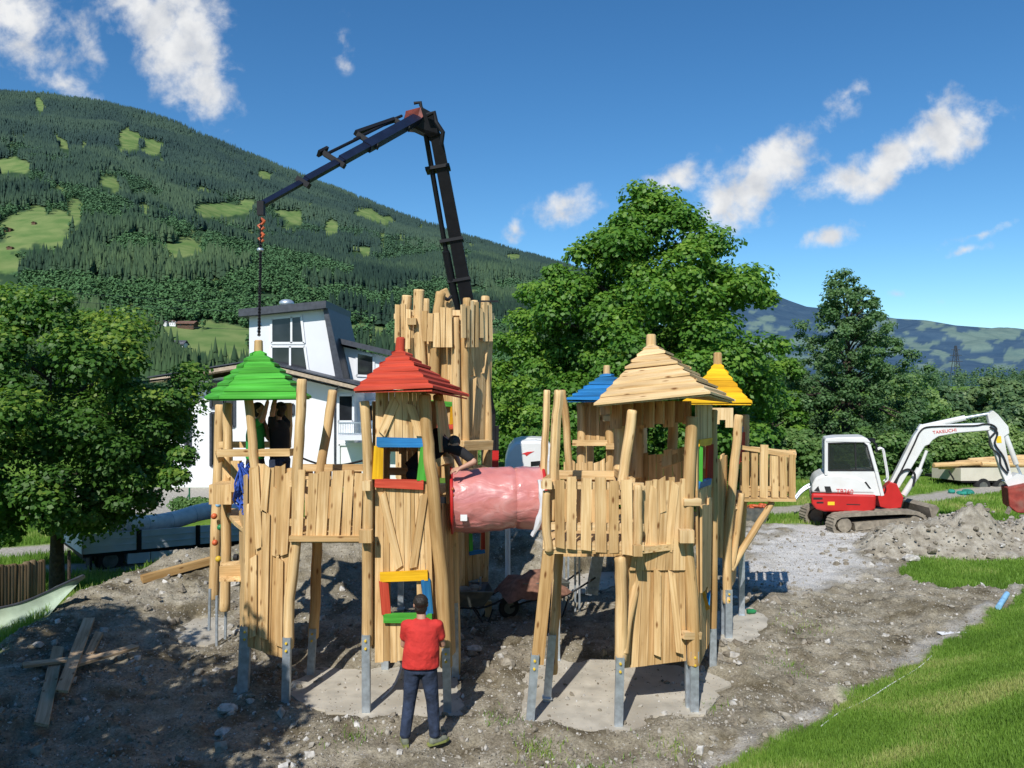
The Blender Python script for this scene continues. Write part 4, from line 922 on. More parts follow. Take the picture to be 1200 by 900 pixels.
def winframe(t, corners, Y, cols, w=.085, th=.05, over=.5, label=None):
    """corners TL,TR,BR,BL px; cols top,right,bottom,left"""
    p = [P(a, b, y) for (a, b), y in zip(corners, Y if hasattr(Y, '__len__') else [Y]*4)]; f = None
    e = bpy.data.objects.new('window_frame', None); C.objects.link(e); e.parent = t; e.location = (0,0,0)
    for i, c in enumerate(cols):
        a, b = p[i], p[(i+1) % 4]; d = (b-a).normalized(); ex = w*over if i in (0, 2) else -w*.42
        mb = MB(); o = V((0,-.004 if i in (0,2) else 0,0)); mb.beam(a-d*ex+o, b+d*ex+o, w*R.uniform(.92,1.1), th, side=None if abs(d.z) < .9 else V((1,.25,0)), w1=w*R.uniform(.85,1.1))
        q = mb.build(('top_bar','side_bar','bottom_bar','side_bar')[i], M[c], e)
    return e
def roof(t, eaves, apex, n, mat, stubmat, stub, flare=1.12, th=.035, name='roof', r_stub=.07):
    mb = MB(); k = len(eaves); ax = V((apex.x, apex.y, 0))
    def pt(i, f, lift=0, out=0):
        e = eaves[i % k]; h = V((e.x, e.y, 0)); r = (1-f)+.035*f; hz = ax+(h-ax)*(r+out); return V((hz.x, hz.y, e.z+(apex.z-e.z)*f**flare+lift))
    for L in range(n):
        f0 = L/n; f1 = min(1, (L+1.25)/n)
        for i in range(k):
            j = R.uniform(-.012, .012); tone = R.random(); a0, a1 = R.uniform(-.012,.016), R.uniform(-.012,.016)
            lo0, lo1 = pt(i, f0, th*1.35+a0, .012+j), pt(i+1, f0, th*1.35+a1, .012+j); hi1, hi0 = pt(i+1, f1, th*.2), pt(i, f1, th*.2)
            dn = V((0,0,-th)); mb.hexa([lo0, lo1, lo1+dn, lo0+dn, hi0, hi1, hi1+dn, hi0+dn], tone, lo1-lo0)
    mb.prism([pt(i, .02, -th*.2) for i in range(k)], V((0,0,-.02)))
    o = mb.build(name, M[mat], t); s0, s1, tilt = stub
    mb = MB(); mb.tube([apex-V((0,0,.12)), apex+V((tilt,0,s1*.9)), apex+V((tilt,0,s1))], [r_stub, r_stub*.9, r_stub*.62], 12); mb.build('finial', M[stubmat], o if t is not None else o, smooth=True)
    return o
def deck(t, poly, z, th=.06, mat='log', name='deck'):
    mb = MB(); mb.prism([V((x, y, z-th)) for x, y in poly], (0,0,th), along=(1,0,0)); return mb.build(name, M[mat], t)
def xy(px, Y): return ((px-600)/F*Y, Y)
def red_tower():
    Y = 10.0; t = thing('playground_tower', 'wooden play tower with a red roof and two colourful window frames', 'play tower', P(480, 832, 10.4))
    log(t, [(427,470),(431,560),(430,650),(430,757)], 10.0, .088); foot(t, (430,835), (430,742), 10.0)
    log(t, [(498,462),(502,520),(506,560),(513,640),(519,700),(523,782)], 10.0, .105); foot(t, (525,835), (523,757), 10.0)
    log(t, [(500,500),(506,560),(510,640),(511,752)], 10.2, .07)
    log(t, [(513,462),(520,500),(527,560),(531,650),(533,790)], 11.2, .10); foot(t, (534,792), (533,705), 11.2, bolts=False)
    log(t, [(452,470),(452,600),(452,760)], 11.5, .085); foot(t, (452,784), (452,735), 11.5, bolts=False); log(t, [(440,470),(446,620),(448,750)], 10.8, .07)
    Yp = 10.06
    def pn(TLx, y0, TRx, y1, BLx, BRx, n, holes, **k):
        mb = MB(); panel(mb, P(TLx, y0, Yp), P(TRx, y0, Yp+.02), P(BLx, y1, Yp), P(BRx, y1, Yp+.02), n, holes=holes, **k); return mb.build('wall_panel', M['wood'], t)
    pn(440, 460, 504, 776, 439, 511, 8, [(.17,.76,.185,.335),(.17,.73,.695,.82)], y1=0) if False else None
    mb = MB(); panel(mb, P(440,457,Yp), P(500,457,Yp), P(439,776,Yp), P(510,772,Yp), 8, .03, [(.14,.80,.195,.345),(.15,.72,.705,.828)], jb=.02); mb.build('wall_panel', M['wood'], t)
    winframe(t, [(444,518),(499,519),(494,568),(442,566)], Yp-.05, ('bluepaint','greenpaint','redpaint','yellowpaint'), .125, over=.22)
    winframe(t, [(449,676),(498,674),(503,724),(453,724)], Yp-.05, ('yellowpaint','bluepaint','greenpaint','redpaint'), .125, over=.3)
    for a, b, w in (((464,468),(447,508),11),((481,474),(493,511),10),((448,579),(468,665),9),((497,579),(484,665),9)): decoboard(t, a, b, Yp-.04, w)
    # other faces of the hexagon
    mb = MB(); panel(mb, P(516,590,10.2), P(528,590,11.1), P(522,776,10.2), P(533,764,11.1), 5); panel(mb, P(511,470,10.3), P(519,470,11.2), P(516,530,10.3), P(524,530,11.2), 4); mb.build('wall_panel', M['wood'], t)
    mb = MB(); panel(mb, P(441,470,11.55), P(512,470,11.55), P(441,530,11.55), P(512,530,11.55), 8, jb=.03); panel(mb, P(470,470,11.55), P(500,470,11.55), P(470,590,11.55), P(503,590,11.55), 5); mb.build('wall_panel', M['wood'], t)
    mb = MB(); panel(mb, P(438,470,10.2), P(446,470,11.3), P(437,760,10.2), P(446,730,11.3), 5); mb.build('wall_panel', M['wood'], t)
    mb = MB(); mb.beam(P(444,552,11.5), P(512,553,11.5), .11, .08); mb.beam(P(516,541,10.2), P(527,541,11.2), .1, .1); [k_.build('rail', M['log'], t) for k_ in mb.split()]
    mb = MB(); mb.box(P(429,628,9.86), (.16,.12,.16)); mb.box(P(430,569,9.86), (.1,.1,.12)); [k_.build('beam_end', M['pale'], t) for k_ in mb.split()]
    deck(t, [xy(438,10.12), xy(508,10.12), xy(529,11.15), xy(505,11.6), xy(442,11.6), xy(434,10.9)], 2.22)
    roof(t, [P(415,459,9.75), P(507,457,9.5), P(549,467,10.5), P(524,462,12.0), P(440,455,12.0)], P(468,411,10.7), 7, 'redpaint', 'redpaint', (0,.19,.02), 1.0)
red_tower()
def green_tower():
    t = thing('playground_tower', 'open wooden play tower with two workers on its deck below the green roof', 'play tower', P(310, 800, 11.3))
    log(t, [(354,444),(352,500),(348,560),(346,630),(340,700),(338,760)], 10.25, .088); foot(t, (336,827), (338,745), 10.25)
    log(t, [(290,455),(294,500),(299,550),(303,600)], 10.75, .08)
    log(t, [(258,474),(256,540),(253,620),(250,702)], 12.7, .105); log(t, [(267,472),(266,540),(265,640),(263,716)], 12.3, .10)
    log(t, [(337,472),(335,520),(332,560),(334,640)], 12.1, .1); log(t, [(372,628),(370,690),(367,748)], 11.3, .095); foot(t, (365,792), (368,735), 11.3)
    foot(t, (286,814), (290,732), 10.5, w=.13); log(t, [(293,590),(291,680),(290,745)], 10.55, .07)
    rods(t, [((245,728),(246,690)),((254,748),(254,698)),((264,738),(265,700))], 12.4)
    Y = 10.42; mb = MB(); q = [(292,547),(302,544),(311,549),(322,545),(333,549),(343,551)]; bt = [(290,757),(298,760),(307,763),(317,767),(326,769),(335,771)]
    for i in range(5): mb.slab([P(q[i][0]+.4, q[i][1]+R.uniform(-3,3), Y), P(q[i+1][0]-.4, q[i][1]+R.uniform(-2,2), Y), P(bt[i+1][0]-.4, bt[i+1][1], Y), P(bt[i][0]+.4, bt[i][1], Y)], .03)
    mb.build('wall_panel', M['wood'], t)
    for a, b, w, dy in (((299,548),(304,642),8,.035),((297,652),(297,746),8,.035),((313,546),(309,600),8,.035),((312,600),(309,748),9,.035),((325,573),(323,652),8,.035),((330,546),(327,650),9,.04),((338,553),(333,650),8,.05),((328,655),(327,757),8,.04)): decoboard(t, a, b, Y-dy, w, .03)
    mb = MB(); panel(mb, P(289,556,10.5), P(281,560,11.6), P(288,750,10.5), P(282,735,11.6), 5); mb.build('wall_panel', M['wood'], t)
    mb = MB(); mb.beam(P(257,531,11.1), P(342,530,10.6), .10, .09); mb.beam(P(258,538,12.4), P(257,531,11.1), .1, .09); mb.beam(P(258,521,12.6), P(340,521,12.3), .1, .08); [k_.build('rail', M['log'], t) for k_ in mb.split()]
    mb = MB(); mb.box(P(265,577,12.0), (.34,.5,.3)); mb.beam(P(263,548,12.1), P(270,560,12.0), .05,.05); mb.beam(P(277,540,11.8), P(277,576,11.8), .13, .12); mb.build('step_block', M['log'], t)
    mb = MB(); a = P(258,659,12.1); b = P(300,655,12.1); mb.prism([a, b, P(300,680,11.3), P(257,680,11.3)], V((0,0,-.02))); mb.prism([P(257,664,11.45), P(292,661,11.45), P(292,680,11.45), P(257,681,11.45)], V((0,.04,0)), along=(1,0,0)); mb.build('low_platform', M['log'], t)
    for px, py, m in ((252,573,'bolt'),(256,591,'ltblue'),(251,605,'orange'),(258,618,'bottlegreen'),(252,636,'orange'),(256,655,'bolt'),(257,583,'yellowsticker')):
        mb = MB(); mb.ell(P(px, py, 12.5), (.05,.05,.05)); mb.build('climbing_hold', M[m], t, smooth=True)
    mb = MB(); panel(mb, P(262,478,12.9), P(266,478,12.9), P(262,600,12.9), P(268,600,12.9), 1); panel(mb, P(322,548,12.4), P(342,548,12.2), P(322,640,12.4), P(342,640,12.2), 3); mb.build('wall_panel', M['wood'], t)
    deck(t, [xy(292,10.55), xy(345,10.4), xy(372,11.3), xy(340,12.4), xy(262,12.7), xy(274,11.5)], 2.2)
    # roof still hanging from the crane
    root = thing('pyramid_roof', 'bright green layered wooden roof hanging from the crane chain above the left tower', 'roof', P(303, 467, 11.4))
    ap = P(303,411,11.45); r = roof(root, [P(240.5,468,11.4), P(257,468.5,10.5), P(352,467.5,10.35), P(364,467,11.2), P(351,464,12.5), P(256,464,12.5)], ap, 8, 'greenpaint', 'log', (0,.16,.0), 1.0, name='roof_boards', r_stub=.068)
    # rope net
    n = thing('rope_net', 'tangled blue rope climbing net hanging from the rail of the left tower', 'net', P(285, 590, 11.0)); mb = MB()
    for k in range(30):
        a = P(R.uniform(277,296), R.uniform(541,556), 11.0+R.uniform(-.1,.1)); m1 = P(R.uniform(275,298), R.uniform(565,580), 10.95+R.uniform(-.15,.15)); b = P(R.uniform(280,298), R.uniform(585,605), 10.95+R.uniform(-.12,.12))
        mb.tube(smooth_pts([a, m1, P(R.uniform(274,300), R.uniform(572,592), 11+R.uniform(-.1,.1)), b], 4), .013, 5)
    mb.build('rope', M['rope'], n, smooth=True)
green_tower()
def bridge():
    t = thing('wooden_bridge', 'raised wooden bridge with slatted railing between the green and red roofed towers', 'bridge', P(385, 640, 10.7)); Y = 10.2
    mb = MB()
    for cx, w, dx in ((350,12,-2),(365.5,11,-2),(378,13,-3),(393.5,13,-4),(407,11,-3),(419,10,-2)):
        y0 = 552+R.uniform(-2,3); mb.slab([P(cx-w/2-dx/2+1, y0, Y), P(cx+w/2-dx/2+1, y0+R.uniform(-1,1), Y), P(cx+w/2+dx/2-.5, 629, Y), P(cx-w/2+dx/2, 629, Y)], .03)
    rl = mb.build('railing', M['wood'], t)
    mb = MB(); mb.beam(P(340,566,Y+.06), P(430,566,Y+.06), .09, .06); mb.beam(P(340,612,Y+.06), P(430,612,Y+.06), .09, .06); mb.build('rail', M['log'], rl)
    mb = MB(); mb.beam(P(340,630.5,Y-.01), P(428,630.5,Y-.01), .07, .12); mb.beam(P(352,626,11.2), P(430,626,11.2), .1, .1); [k_.build('beam', M['log'], t) for k_ in mb.split()]
    mb = MB(); mb.beam(P(352,548,11.2), P(432,548,11.2), .10, .07)
    for cx in (362,373,384,395,407,419): mb.slab([P(cx-4.5, 551+R.uniform(-1,1), 11.26), P(cx+4.5, 551, 11.26), P(cx+4.5, 612, 11.26), P(cx-4.5, 612, 11.26)], .028)
    mb.build('railing', M['wood'], t)
    log(t, [(390,457),(384,500),(376,548),(374,615)], 11.2, .085)
    deck(t, [xy(343,10.25), xy(430,10.25), xy(432,11.2), xy(352,11.25)], 2.19)
    mb = MB(); mb.tube(smooth_pts([P(352,536,11.2), P(375,544,11.2), P(400,545,11.2), P(432,538,11.2)], 4), .016, 6); mb.build('rope', M['cranedark'], t)
bridge()
def tall_tower():
    t = thing('playground_tower', 'tallest square wooden tower, roofless with uneven posts, behind the red roof', 'play tower', P(525, 720, 14))
    def y(px): return 14.3-.5*(px-463)/77 if px < 541 else 13.8+.9*(px-541)/37
    log(t, [(477,346),(472,410),(471,560),(470,660)], 14.25, .125, mat='log'); log(t, [(491,339),(490,380),(494,450),(500,560),(501,660)], 14.0, .13); log(t, [(517,342),(512,380),(508,450),(509,640)], 13.9, .12)
    log(t, [(519,339),(527,362),(531,400)], 14.6, .12); log(t, [(547,349),(545,400),(545,520),(544,690)], 13.8, .10); log(t, [(569,347),(569,420),(571,540),(566,690)], 14.5, .115); log(t, [(533,372),(535,440),(537,540),(540,700)], 13.72, .10)
    log(t, [(499,350),(498,400),(498,470)], 15.2, .1); log(t, [(556,352),(556,420),(556,520)], 15.4, .1)
    mb = MB(); panel(mb, P(464,396,14.3), P(541,396,13.85), P(464,560,14.3), P(541,560,13.85), 9, .035); mb.build('wall_panel', M['log'], t)
    mb = MB(); panel(mb, P(542,398,13.86), P(577,398,14.55), P(541,524,13.86), P(573,522,14.55), 5, .035); mb.build('wall_panel', M['log'], t)
    mb = MB(); panel(mb, P(464,380,15.5), P(560,380,15.5), P(464,560,15.5), P(560,560,15.5), 10, .03); mb.build('wall_panel', M['log'], t)
    # crown of jagged short boards
    for x0, x1, y0, y1, n in ((463,482,358,402,3),(494,530,364,400,5),(540,576,357,400,7)):
        mb = MB(); us = np.linspace(x0, x1, n+1)
        for a, b in zip(us[:-1], us[1:]):
            c = (a+b)/2; Yc = y(c)-.3; l = 1.2; j = R.uniform(-5,5); k = R.choice((-4, 0, 4, 7)); mb.slab([P(a+.4,y0+j,Yc), P(b-.4,y0+j+R.uniform(-1,1),y(b)-.3), P(b-.4+R.uniform(-l,l),y1+k,y(b)-.3), P(a+.4+R.uniform(-l,l),y1+k,Yc)], .04)
        mb.build('crown_boards', M['pale' if x0 > 535 else 'wood'], t)
    mb = MB(); mb.beam(P(480,371,14.3), P(541,371,14.0), .11, .1); mb.beam(P(480,384,14.3), P(541,384,14.0), .11, .1); mb.beam(P(541,371,13.8), P(577,371,14.5), .12, .1); mb.beam(P(541,388,13.8), P(577,388,14.5), .1, .1); mb.beam(P(463,371,14.3), P(482,371,14.2), .1, .1)
    for q in (483, 533): mb.box(P(q,377,13.85), (.16,.16,.12)); mb.box(P(q+2,367,14.0), (.14,.14,.1))
    mb.build('crown_beams', M['pale'], t)
    for a, b, w in (((548,407),(554,440),6),((568,411),(564,438),7),((555,444),(550,512),7),((565,444),(573,512),6)): decoboard(t, a, b, y((a[0]+b[0])/2)-.06, w, .05, Y1=y(b[0])-.06)
    for a, b, w in (((505,405),(511,470),8),((470,402),(474,450),7)): decoboard(t, a, b, y(a[0])-.05, w, .04)
    mb = MB(); mb.beam(P(540,522,13.6), P(574,521,14.2), .17, .16); mb.build('ledge', M['log'], t)
    mb = MB(); panel(mb, P(534,545,13.7), P(571,545,14.3), P(535,684,13.7), P(570,676,14.3), 5, .035, holes=[(.50,.90,.56,.76)]); mb.build('wall_panel', M['wood'], t)
    winframe(t, [(551,621),(566,620),(566,646),(552,648)], 13.86, ('yellowpaint','redpaint','bluepaint','greenpaint'), .07)
    winframe(t, [(507,472),(531,474),(529,500),(509,501)], 13.83, ('greenpaint','yellowpaint','redpaint','redpaint'), .09)
    rods(t, [((541,716),(541,682)),((552,713),(552,680)),((563,712),(563,676))], 14.1)
    for px in (470, 502): foot(t, (px,712), (px,650), 14.3, bolts=False)
    mb = MB(); mb.beam(P(560,353,14.3), P(584,353,14.3), .03, .03); mb.tube([P(566,356,14.35), P(570,358,14.3), P(574,355,14.4)], .03, 6); mb.tube(smooth_pts([P(521,349,14.4), P(525,351,14.4), P(529,347,14.45)], 4), .035, 6); [k_.build('lifting_strap', M['cranedark'], t) for k_ in mb.split()]
    deck(t, [xy(466,14.4), xy(541,13.9), xy(574,14.5), xy(560,15.5), xy(466,15.5)], 2.25)
tall_tower()
def wood_tower():
    t = thing('playground_tower', 'large wooden play tower with a plain unpainted roof and a slatted front balcony', 'play tower', P(735, 840, 10.4))
    # front legs
    log(t, [(655,640),(652,700),(648,760),(647,790)], 10.35, .085); foot(t, (641,815), (647,742), 10.35, bolts=False)
    mb = MB(); mb.slab([P(636,645,9.72), P(650,645,9.72), P(637,778,9.72), P(622,778,9.72)], .075); mb.build('post', M['wood'], t); foot(t, (621,844), (627,765), 9.72)
    log(t, [(726,652),(728,700),(727,775)], 9.68, .095); foot(t, (724,854), (726,768), 9.6)
    mb = MB(); pts = smooth_pts([P(750,655,10.02), P(744,690,9.9), P(735,730,9.75), P(731,766,9.66)], 6)
    mb.tube(pts, .062, 10, bevel=.012)
    mb.build('curved_brace', M['log'], t, smooth=True)
    log(t, [(811,488),(808,560),(805,640),(810,700),(813,780)], 10.0, .105); foot(t, (813,834), (813,762), 10.0, w=.09, front=.06)
    foot(t, (806,828), (805,760), 10.15, w=.06, bolts=False, plate=False)
    log(t, [(836,480),(836,600),(834,760)], 11.5, .085); foot(t, (834,788), (834,735), 11.5, bolts=False)
    for px, Yp in ((652, 11.9), (735, 12.2)): log(t, [(px,560),(px,650),(px,735)], Yp, .085); foot(t, (px,450+3825/Yp), (px,700), Yp, bolts=False)
    # main front wall in two tiers
    mb = MB(); Yp = 9.83; us = np.linspace(752, 803, 8); panel(mb, P(751,566,Yp), P(803,562,Yp+.12), P(737,668,Yp), P(803,668,Yp+.12), 8, .032, jt=.06); mb.build('wall_panel', M['wood'], t)
    mb = MB(); panel(mb, P(737,662,Yp+.035), P(802,662,Yp+.155), P(729,783,Yp+.035), P(804,774,Yp+.155), 8, .03); mb.build('wall_panel', M['wood'], t)
    for a, b, w in (((791,566),(783,645),9),((765,570),(765,644),9),((776,560),(777,600),7),((770,668),(770,768),8),((787,670),(796,765),8)): decoboard(t, a, b, Yp-.02+.12*(a[0]-737)/66, w, .035, mat='wood')
    mb = MB(); mb.box(P(804,628,9.78), (.18,.13,.16)); mb.beam(P(800,744,9.9), P(820,744,10.0), .09, .09); mb.beam(P(800,588,9.95), P(820,588,10.0), .09, .1); mb.box(P(747,645,9.5), (.11,.1,.13)); mb.box(P(641,567,9.62), (.12,.12,.12)); [k_.build('beam_end', M['pale'], t) for k_ in mb.split()]
    # side wall in shade
    A = lambda px, py: P(px, py, 10.0+(px-815)/19*1.5)
    mb = MB(); panel(mb, A(816,474), A(834,474), A(816,575), A(834,570), 6, .03, holes=[(.15,.85,.45,.9)]); panel(mb, A(816,575), A(833,570), A(818,780), A(831,752), 6, .03, holes=[(.3,.75,.4,.62)]); mb.build('wall_panel', M['wood'], t)
    mb = MB(); panel(mb, A(817,590)+V((.04,-.03,0)), A(830,586)+V((.04,-.03,0)), A(817,700)+V((.04,-.03,0)), A(828,690)+V((.04,-.03,0)), 3, .03, jb=.1, jt=.05); mb.build('wall_panel', M['wood'], t)
    def wf(c, cols, w): return winframe(t, c, [10.0+(a-815)/19*1.5-.04 for a, b in c], cols, w)
    wf([(818.5,519),(832,517),(831,564),(818.5,568)], ('yellowpaint','redpaint','bluepaint','greenpaint'), .1); wf([(824,657),(829,675),(827,712),(820.5,690)], ('bluepaint','bluepaint','yellowpaint','redpaint'), .09)
    # balcony
    mb = MB(); Yb = 9.62
    for cx, w, b0 in ((656,11,641),(669.5,11,643),(686.5,12,644),(704,13,646),(719,11,647),(735,13,649)):
        y0 = 562+R.uniform(-3,3); k = R.uniform(-1.2,1.2); mb.slab([P(cx-w/2+k, y0, Yb), P(cx+w/2+k, y0+R.uniform(-1,1), Yb), P(cx+w/2, b0+R.uniform(-1,2), Yb), P(cx-w/2, b0+R.uniform(-1,2), Yb)], .03)
    rl = mb.build('railing', M['wood'], t)
    log(rl_t(rl, t), [(641,575),(640,610),(643,646)], 9.66, .07); log(t, [(747,568),(748,610),(746,643)], 9.66, .075)
    mb = MB(); mb.beam(P(634,568,9.70), P(754,570,9.70), .09, .06); mb.beam(P(636,616,9.70), P(754,618,9.70), .09, .06); mb.beam(P(636,638,9.72), P(754,640,9.72), .10, .1); [k_.build('rail', M['pale'], rl) for k_ in mb.split()]
    mb = MB(); mb.beam(P(650,556,10.9), P(722,557,10.9), .12, .07)
    for q in (664,680,697,712): mb.slab([P(q-4,557,10.96), P(q+4,557,10.96), P(q+4,636,10.96), P(q-4,636,10.96)], .03)
    mb.beam(P(638,566,9.8), P(651,556,10.9), .1, .07); mb.beam(P(741,565,9.8), P(722,553,10.9), .1, .07); mb.build('railing', M['log'], t)
    deck(t, [xy(637,9.68), xy(752,9.68), xy(812,10.05), xy(834,11.5), xy(740,12.2), xy(655,11.9)], 2.19, .08)
    log(t, [(641,457),(640,500),(637,550),(641,600)], 10.7, .065, n=6); log(t, [(655,457),(651,510),(649,560),(647,610)], 9.78, .082, n=6); log(t, [(659,457),(664,500),(667,560)], 11.4, .07)
    log(t, [(725,486),(726,530),(725,580)], 10.9, .1); log(t, [(741,480),(736,520),(729,570)], 9.95, .085); log(t, [(790,470),(788,510),(787,545)], 12.2, .1); log(t, [(748,470),(747,560)], 11.9, .1)
    # valance and back wall
    mb = MB(); xs = [704,716,728,741,753,766,778,790,801,809]; ds = [486,503,500,500,503,499,503,498,500,497]
    for a, b, d in zip(xs[:-1], xs[1:], ds): mb.slab([P(a,470,10.72), P(b,470,10.5), P(b,d-(b-704)*.03,10.5), P(a,d-(a-704)*.03,10.72)], .03)
    mb.build('valance', M['wood'], t)
    mb = MB(); panel(mb, P(722,540,12.1), P(808,525,11.9), P(722,585,12.1), P(808,585,11.9), 9, .03, jt=.05); mb.build('back_fence', M['log'], t); mb = MB(); mb.beam(P(775,545,11.3), P(808,533,11.0), .1, .08); panel(mb, P(775,533,11.1), P(808,522,11.0), P(775,548,11.1), P(808,538,11.0), 5, .03, jt=.06); mb.build('back_fence', M['log'], t)
    roof(t, [P(696.5,476,10.0), P(832,463,9.45), P(860,471.5,11.1), P(806,466,12.6), P(716,468,12.4)], P(763,404,10.9), 9, 'pale', 'log', (0,.15,0), 1.0, th=.03, r_stub=.075)
def rl_t(rl, t): return t
wood_tower()
def blue_tower():
    t = thing('playground_tower', 'small wooden play tower with a blue roof, half hidden behind the plain wooden roof', 'play tower', P(712, 690, 14.4))
    for px, top, bot, Yp in ((680,472,640,14.0),(713,472,640,13.8),(745,472,640,13.7),(690,470,640,15.2),(752,470,640,15.0)):
        log(t, [(px,top),(px+1.5,530),(px-1,bot)], Yp, .1)
    for px, Yp in ((662,14.6),(675,14.4)): rods(t, [((px-1,450+3825/Yp),(px-1,640)),((px+4,450+3825/Yp),(px+4,640))], Yp)
    foot(t, (691,690), (700,640), 14.6, w=.1, bolts=False, front=0); foot(t, (698,690), (706,640), 14.65, w=.1, bolts=False, front=0); foot(t, (745,695), (745,640), 14.0, bolts=False)
    mb = MB(); panel(mb, P(682,470,14.02), P(709,470,13.9), P(682,517,14.02), P(709,517,13.9), 5); panel(mb, P(682,470,14.1), P(690,470,15.2), P(682,517,14.1), P(690,517,15.2), 3); mb.build('wall_panel', M['wood'], t)
    mb = MB(); mb.beam(P(671,519,13.8), P(712,519,13.7), .1, .08); mb.beam(P(710,523,13.65), P(738,523,13.6), .1, .08); mb.box(P(713,490,13.65), (.2,.16,.1)); [k_.build('rail', M['log'], t) for k_ in mb.split()]
    mb = MB(); us = np.linspace(660, 716, 9)
    for i, (a, b) in enumerate(zip(us[:-1], us[1:])): mb.slab([P(a+.5,541+R.choice((-4,0,2)),13.4), P(b-.5,541+R.choice((-4,0,2)),13.4), P(b-.5,585,13.4), P(a+.5,585,13.4)], .03)
    mb.build('railing', M['log'], t)
    mb = MB(); panel(mb, P(655,596,13.7), P(752,596,13.5), P(655,652,13.7), P(752,652,13.5), 9); mb.build('wall_panel', M['wood'], t)
    deck(t, [xy(660,13.5), xy(755,13.4), xy(755,15.2), xy(680,15.3)], 2.2)
    roof(t, [P(664.5,470,13.4), P(742,470,13.0), P(760,467,14.6), P(742,465,15.8), P(690,466,15.6)], P(711,438,14.5), 7, 'bluepaint', 'log', (0,.16,0), 1.05)
blue_tower()
def yellow_tower():
    t = thing('playground_tower', 'wooden play tower with a yellow roof at the right end of the play structure', 'play tower', P(850, 748, 12.9))
    log(t, [(866,486),(861,540),(853,620),(852,690),(853,706)], 12.9, .098); foot(t, (853,747), (853,690), 12.9, w=.1, front=.07); foot(t, (846,740), (846,690), 13.1, w=.05, bolts=False, plate=False)
    log(t, [(869,578),(864,620),(857,668)], 13.0, .07); log(t, [(824,486),(826,560),(828,640)], 13.1, .1); log(t, [(874,486),(872,560),(868,640)], 14.2, .09); foot(t, (868,450+3825/14.2), (868,640), 14.2, bolts=False)
    log(t, [(833,486),(831,520)], 14.4, .1); log(t, [(836,500),(829,550)], 12.95, .09)
    mb = MB()
    for a, b, d in ((834,843,497),(843,850,492),(850,859,501)): mb.slab([P(a,478,12.85), P(b,478,12.85), P(b,d,12.85), P(a,d,12.85)], .03)
    mb.build('valance', M['pale'], t)
    mb = MB(); panel(mb, P(837,540,12.5), P(851,530,13.0), P(836,652,12.5), P(850,655,13.0), 5, .03, jt=.05); mb.build('wall_panel', M['wood'], t)
    mb = MB(); panel(mb, P(858,590,12.95), P(866,590,13.9), P(856,690,12.95), P(862,676,13.9), 4); mb.build('wall_panel', M['wood'], t)
    winframe(t, [(864,505),(869,503),(868,545),(862,547)], [12.95,13.9,13.9,12.95], ('bluepaint','redpaint','greenpaint','redpaint'), .12)
    # slatted side platform
    Yb = 13.2; mb = MB()
    for cx, w, y0 in ((873.5,8,530),(884,7.5,531),(895,9,521),(908,8,534),(918,8,535),(928,7,533)):
        k = R.uniform(-.8,.8); mb.slab([P(cx-w/2+k,y0,Yb), P(cx+w/2+k,y0+R.uniform(-1,1),Yb), P(cx+w/2,583+R.uniform(-1,1),Yb), P(cx-w/2,583,Yb)], .03)
    rl = mb.build('railing', M['log'], t); mb = MB(); mb.beam(P(868,524,Yb+.05), P(932,535,Yb+.05), .07, .06); mb.beam(P(868,572,Yb+.05), P(932,573,Yb+.05), .08, .06); mb.beam(P(868,524,Yb+.95), P(932,531,Yb+.95), .07, .06); mb.beam(P(931,534,Yb+.05), P(931,532,Yb+.95), .07, .06)
    for q in (872,883,894,906,917,928): mb.slab([P(q-4,527,Yb+1), P(q+4,527,Yb+1), P(q+4,580,Yb+1), P(q-4,580,Yb+1)], .03)
    for q in (.25,.5,.75): a = P(931,534,Yb); mb.slab([a+V((0,q-.06,0)), a+V((0,q+.06,0)), a+V((0,q+.06,-.7)), a+V((0,q-.06,-.7))], .03)
    mb.build('rail', M['log'], rl)
    a = P(866,584,Yb); b = P(932,584,Yb); deck(t, [(a.x,Yb-.04), (b.x,Yb-.04), (b.x,Yb+1.05), (a.x,Yb+1.05)], a.z, .05)
    log(t, [(905,588),(880,628),(856,668)], [13.3,13.15,13.0], .075, 'brace'); deck(t, [xy(826,13.1), xy(864,12.95), xy(872,14.2), xy(832,14.4)], 2.2)
    roof(t, [P(800,473,13.0), P(881,473.5,12.75), P(878,471,14.2), P(806,470,14.4)], P(841,425,13.5), 7, 'yellowpaint', 'log', (0,.18,0), 1.12, r_stub=.08)
yellow_tower()
def span():
    t = thing('wooden_bridge', 'wooden walkway with fence boards between the plain roofed and the yellow roofed towers', 'bridge', P(838, 650, 12)); mb = MB()
    panel(mb, P(834,548,11.6), P(842,545,12.6), P(832,640,11.6), P(841,628,12.6), 5, .03, jt=.05); mb.build('railing', M['wood'], t); deck(t, [xy(800,11.5), xy(836,11.5), xy(842,12.8), xy(812,12.8)], 2.12)
span()
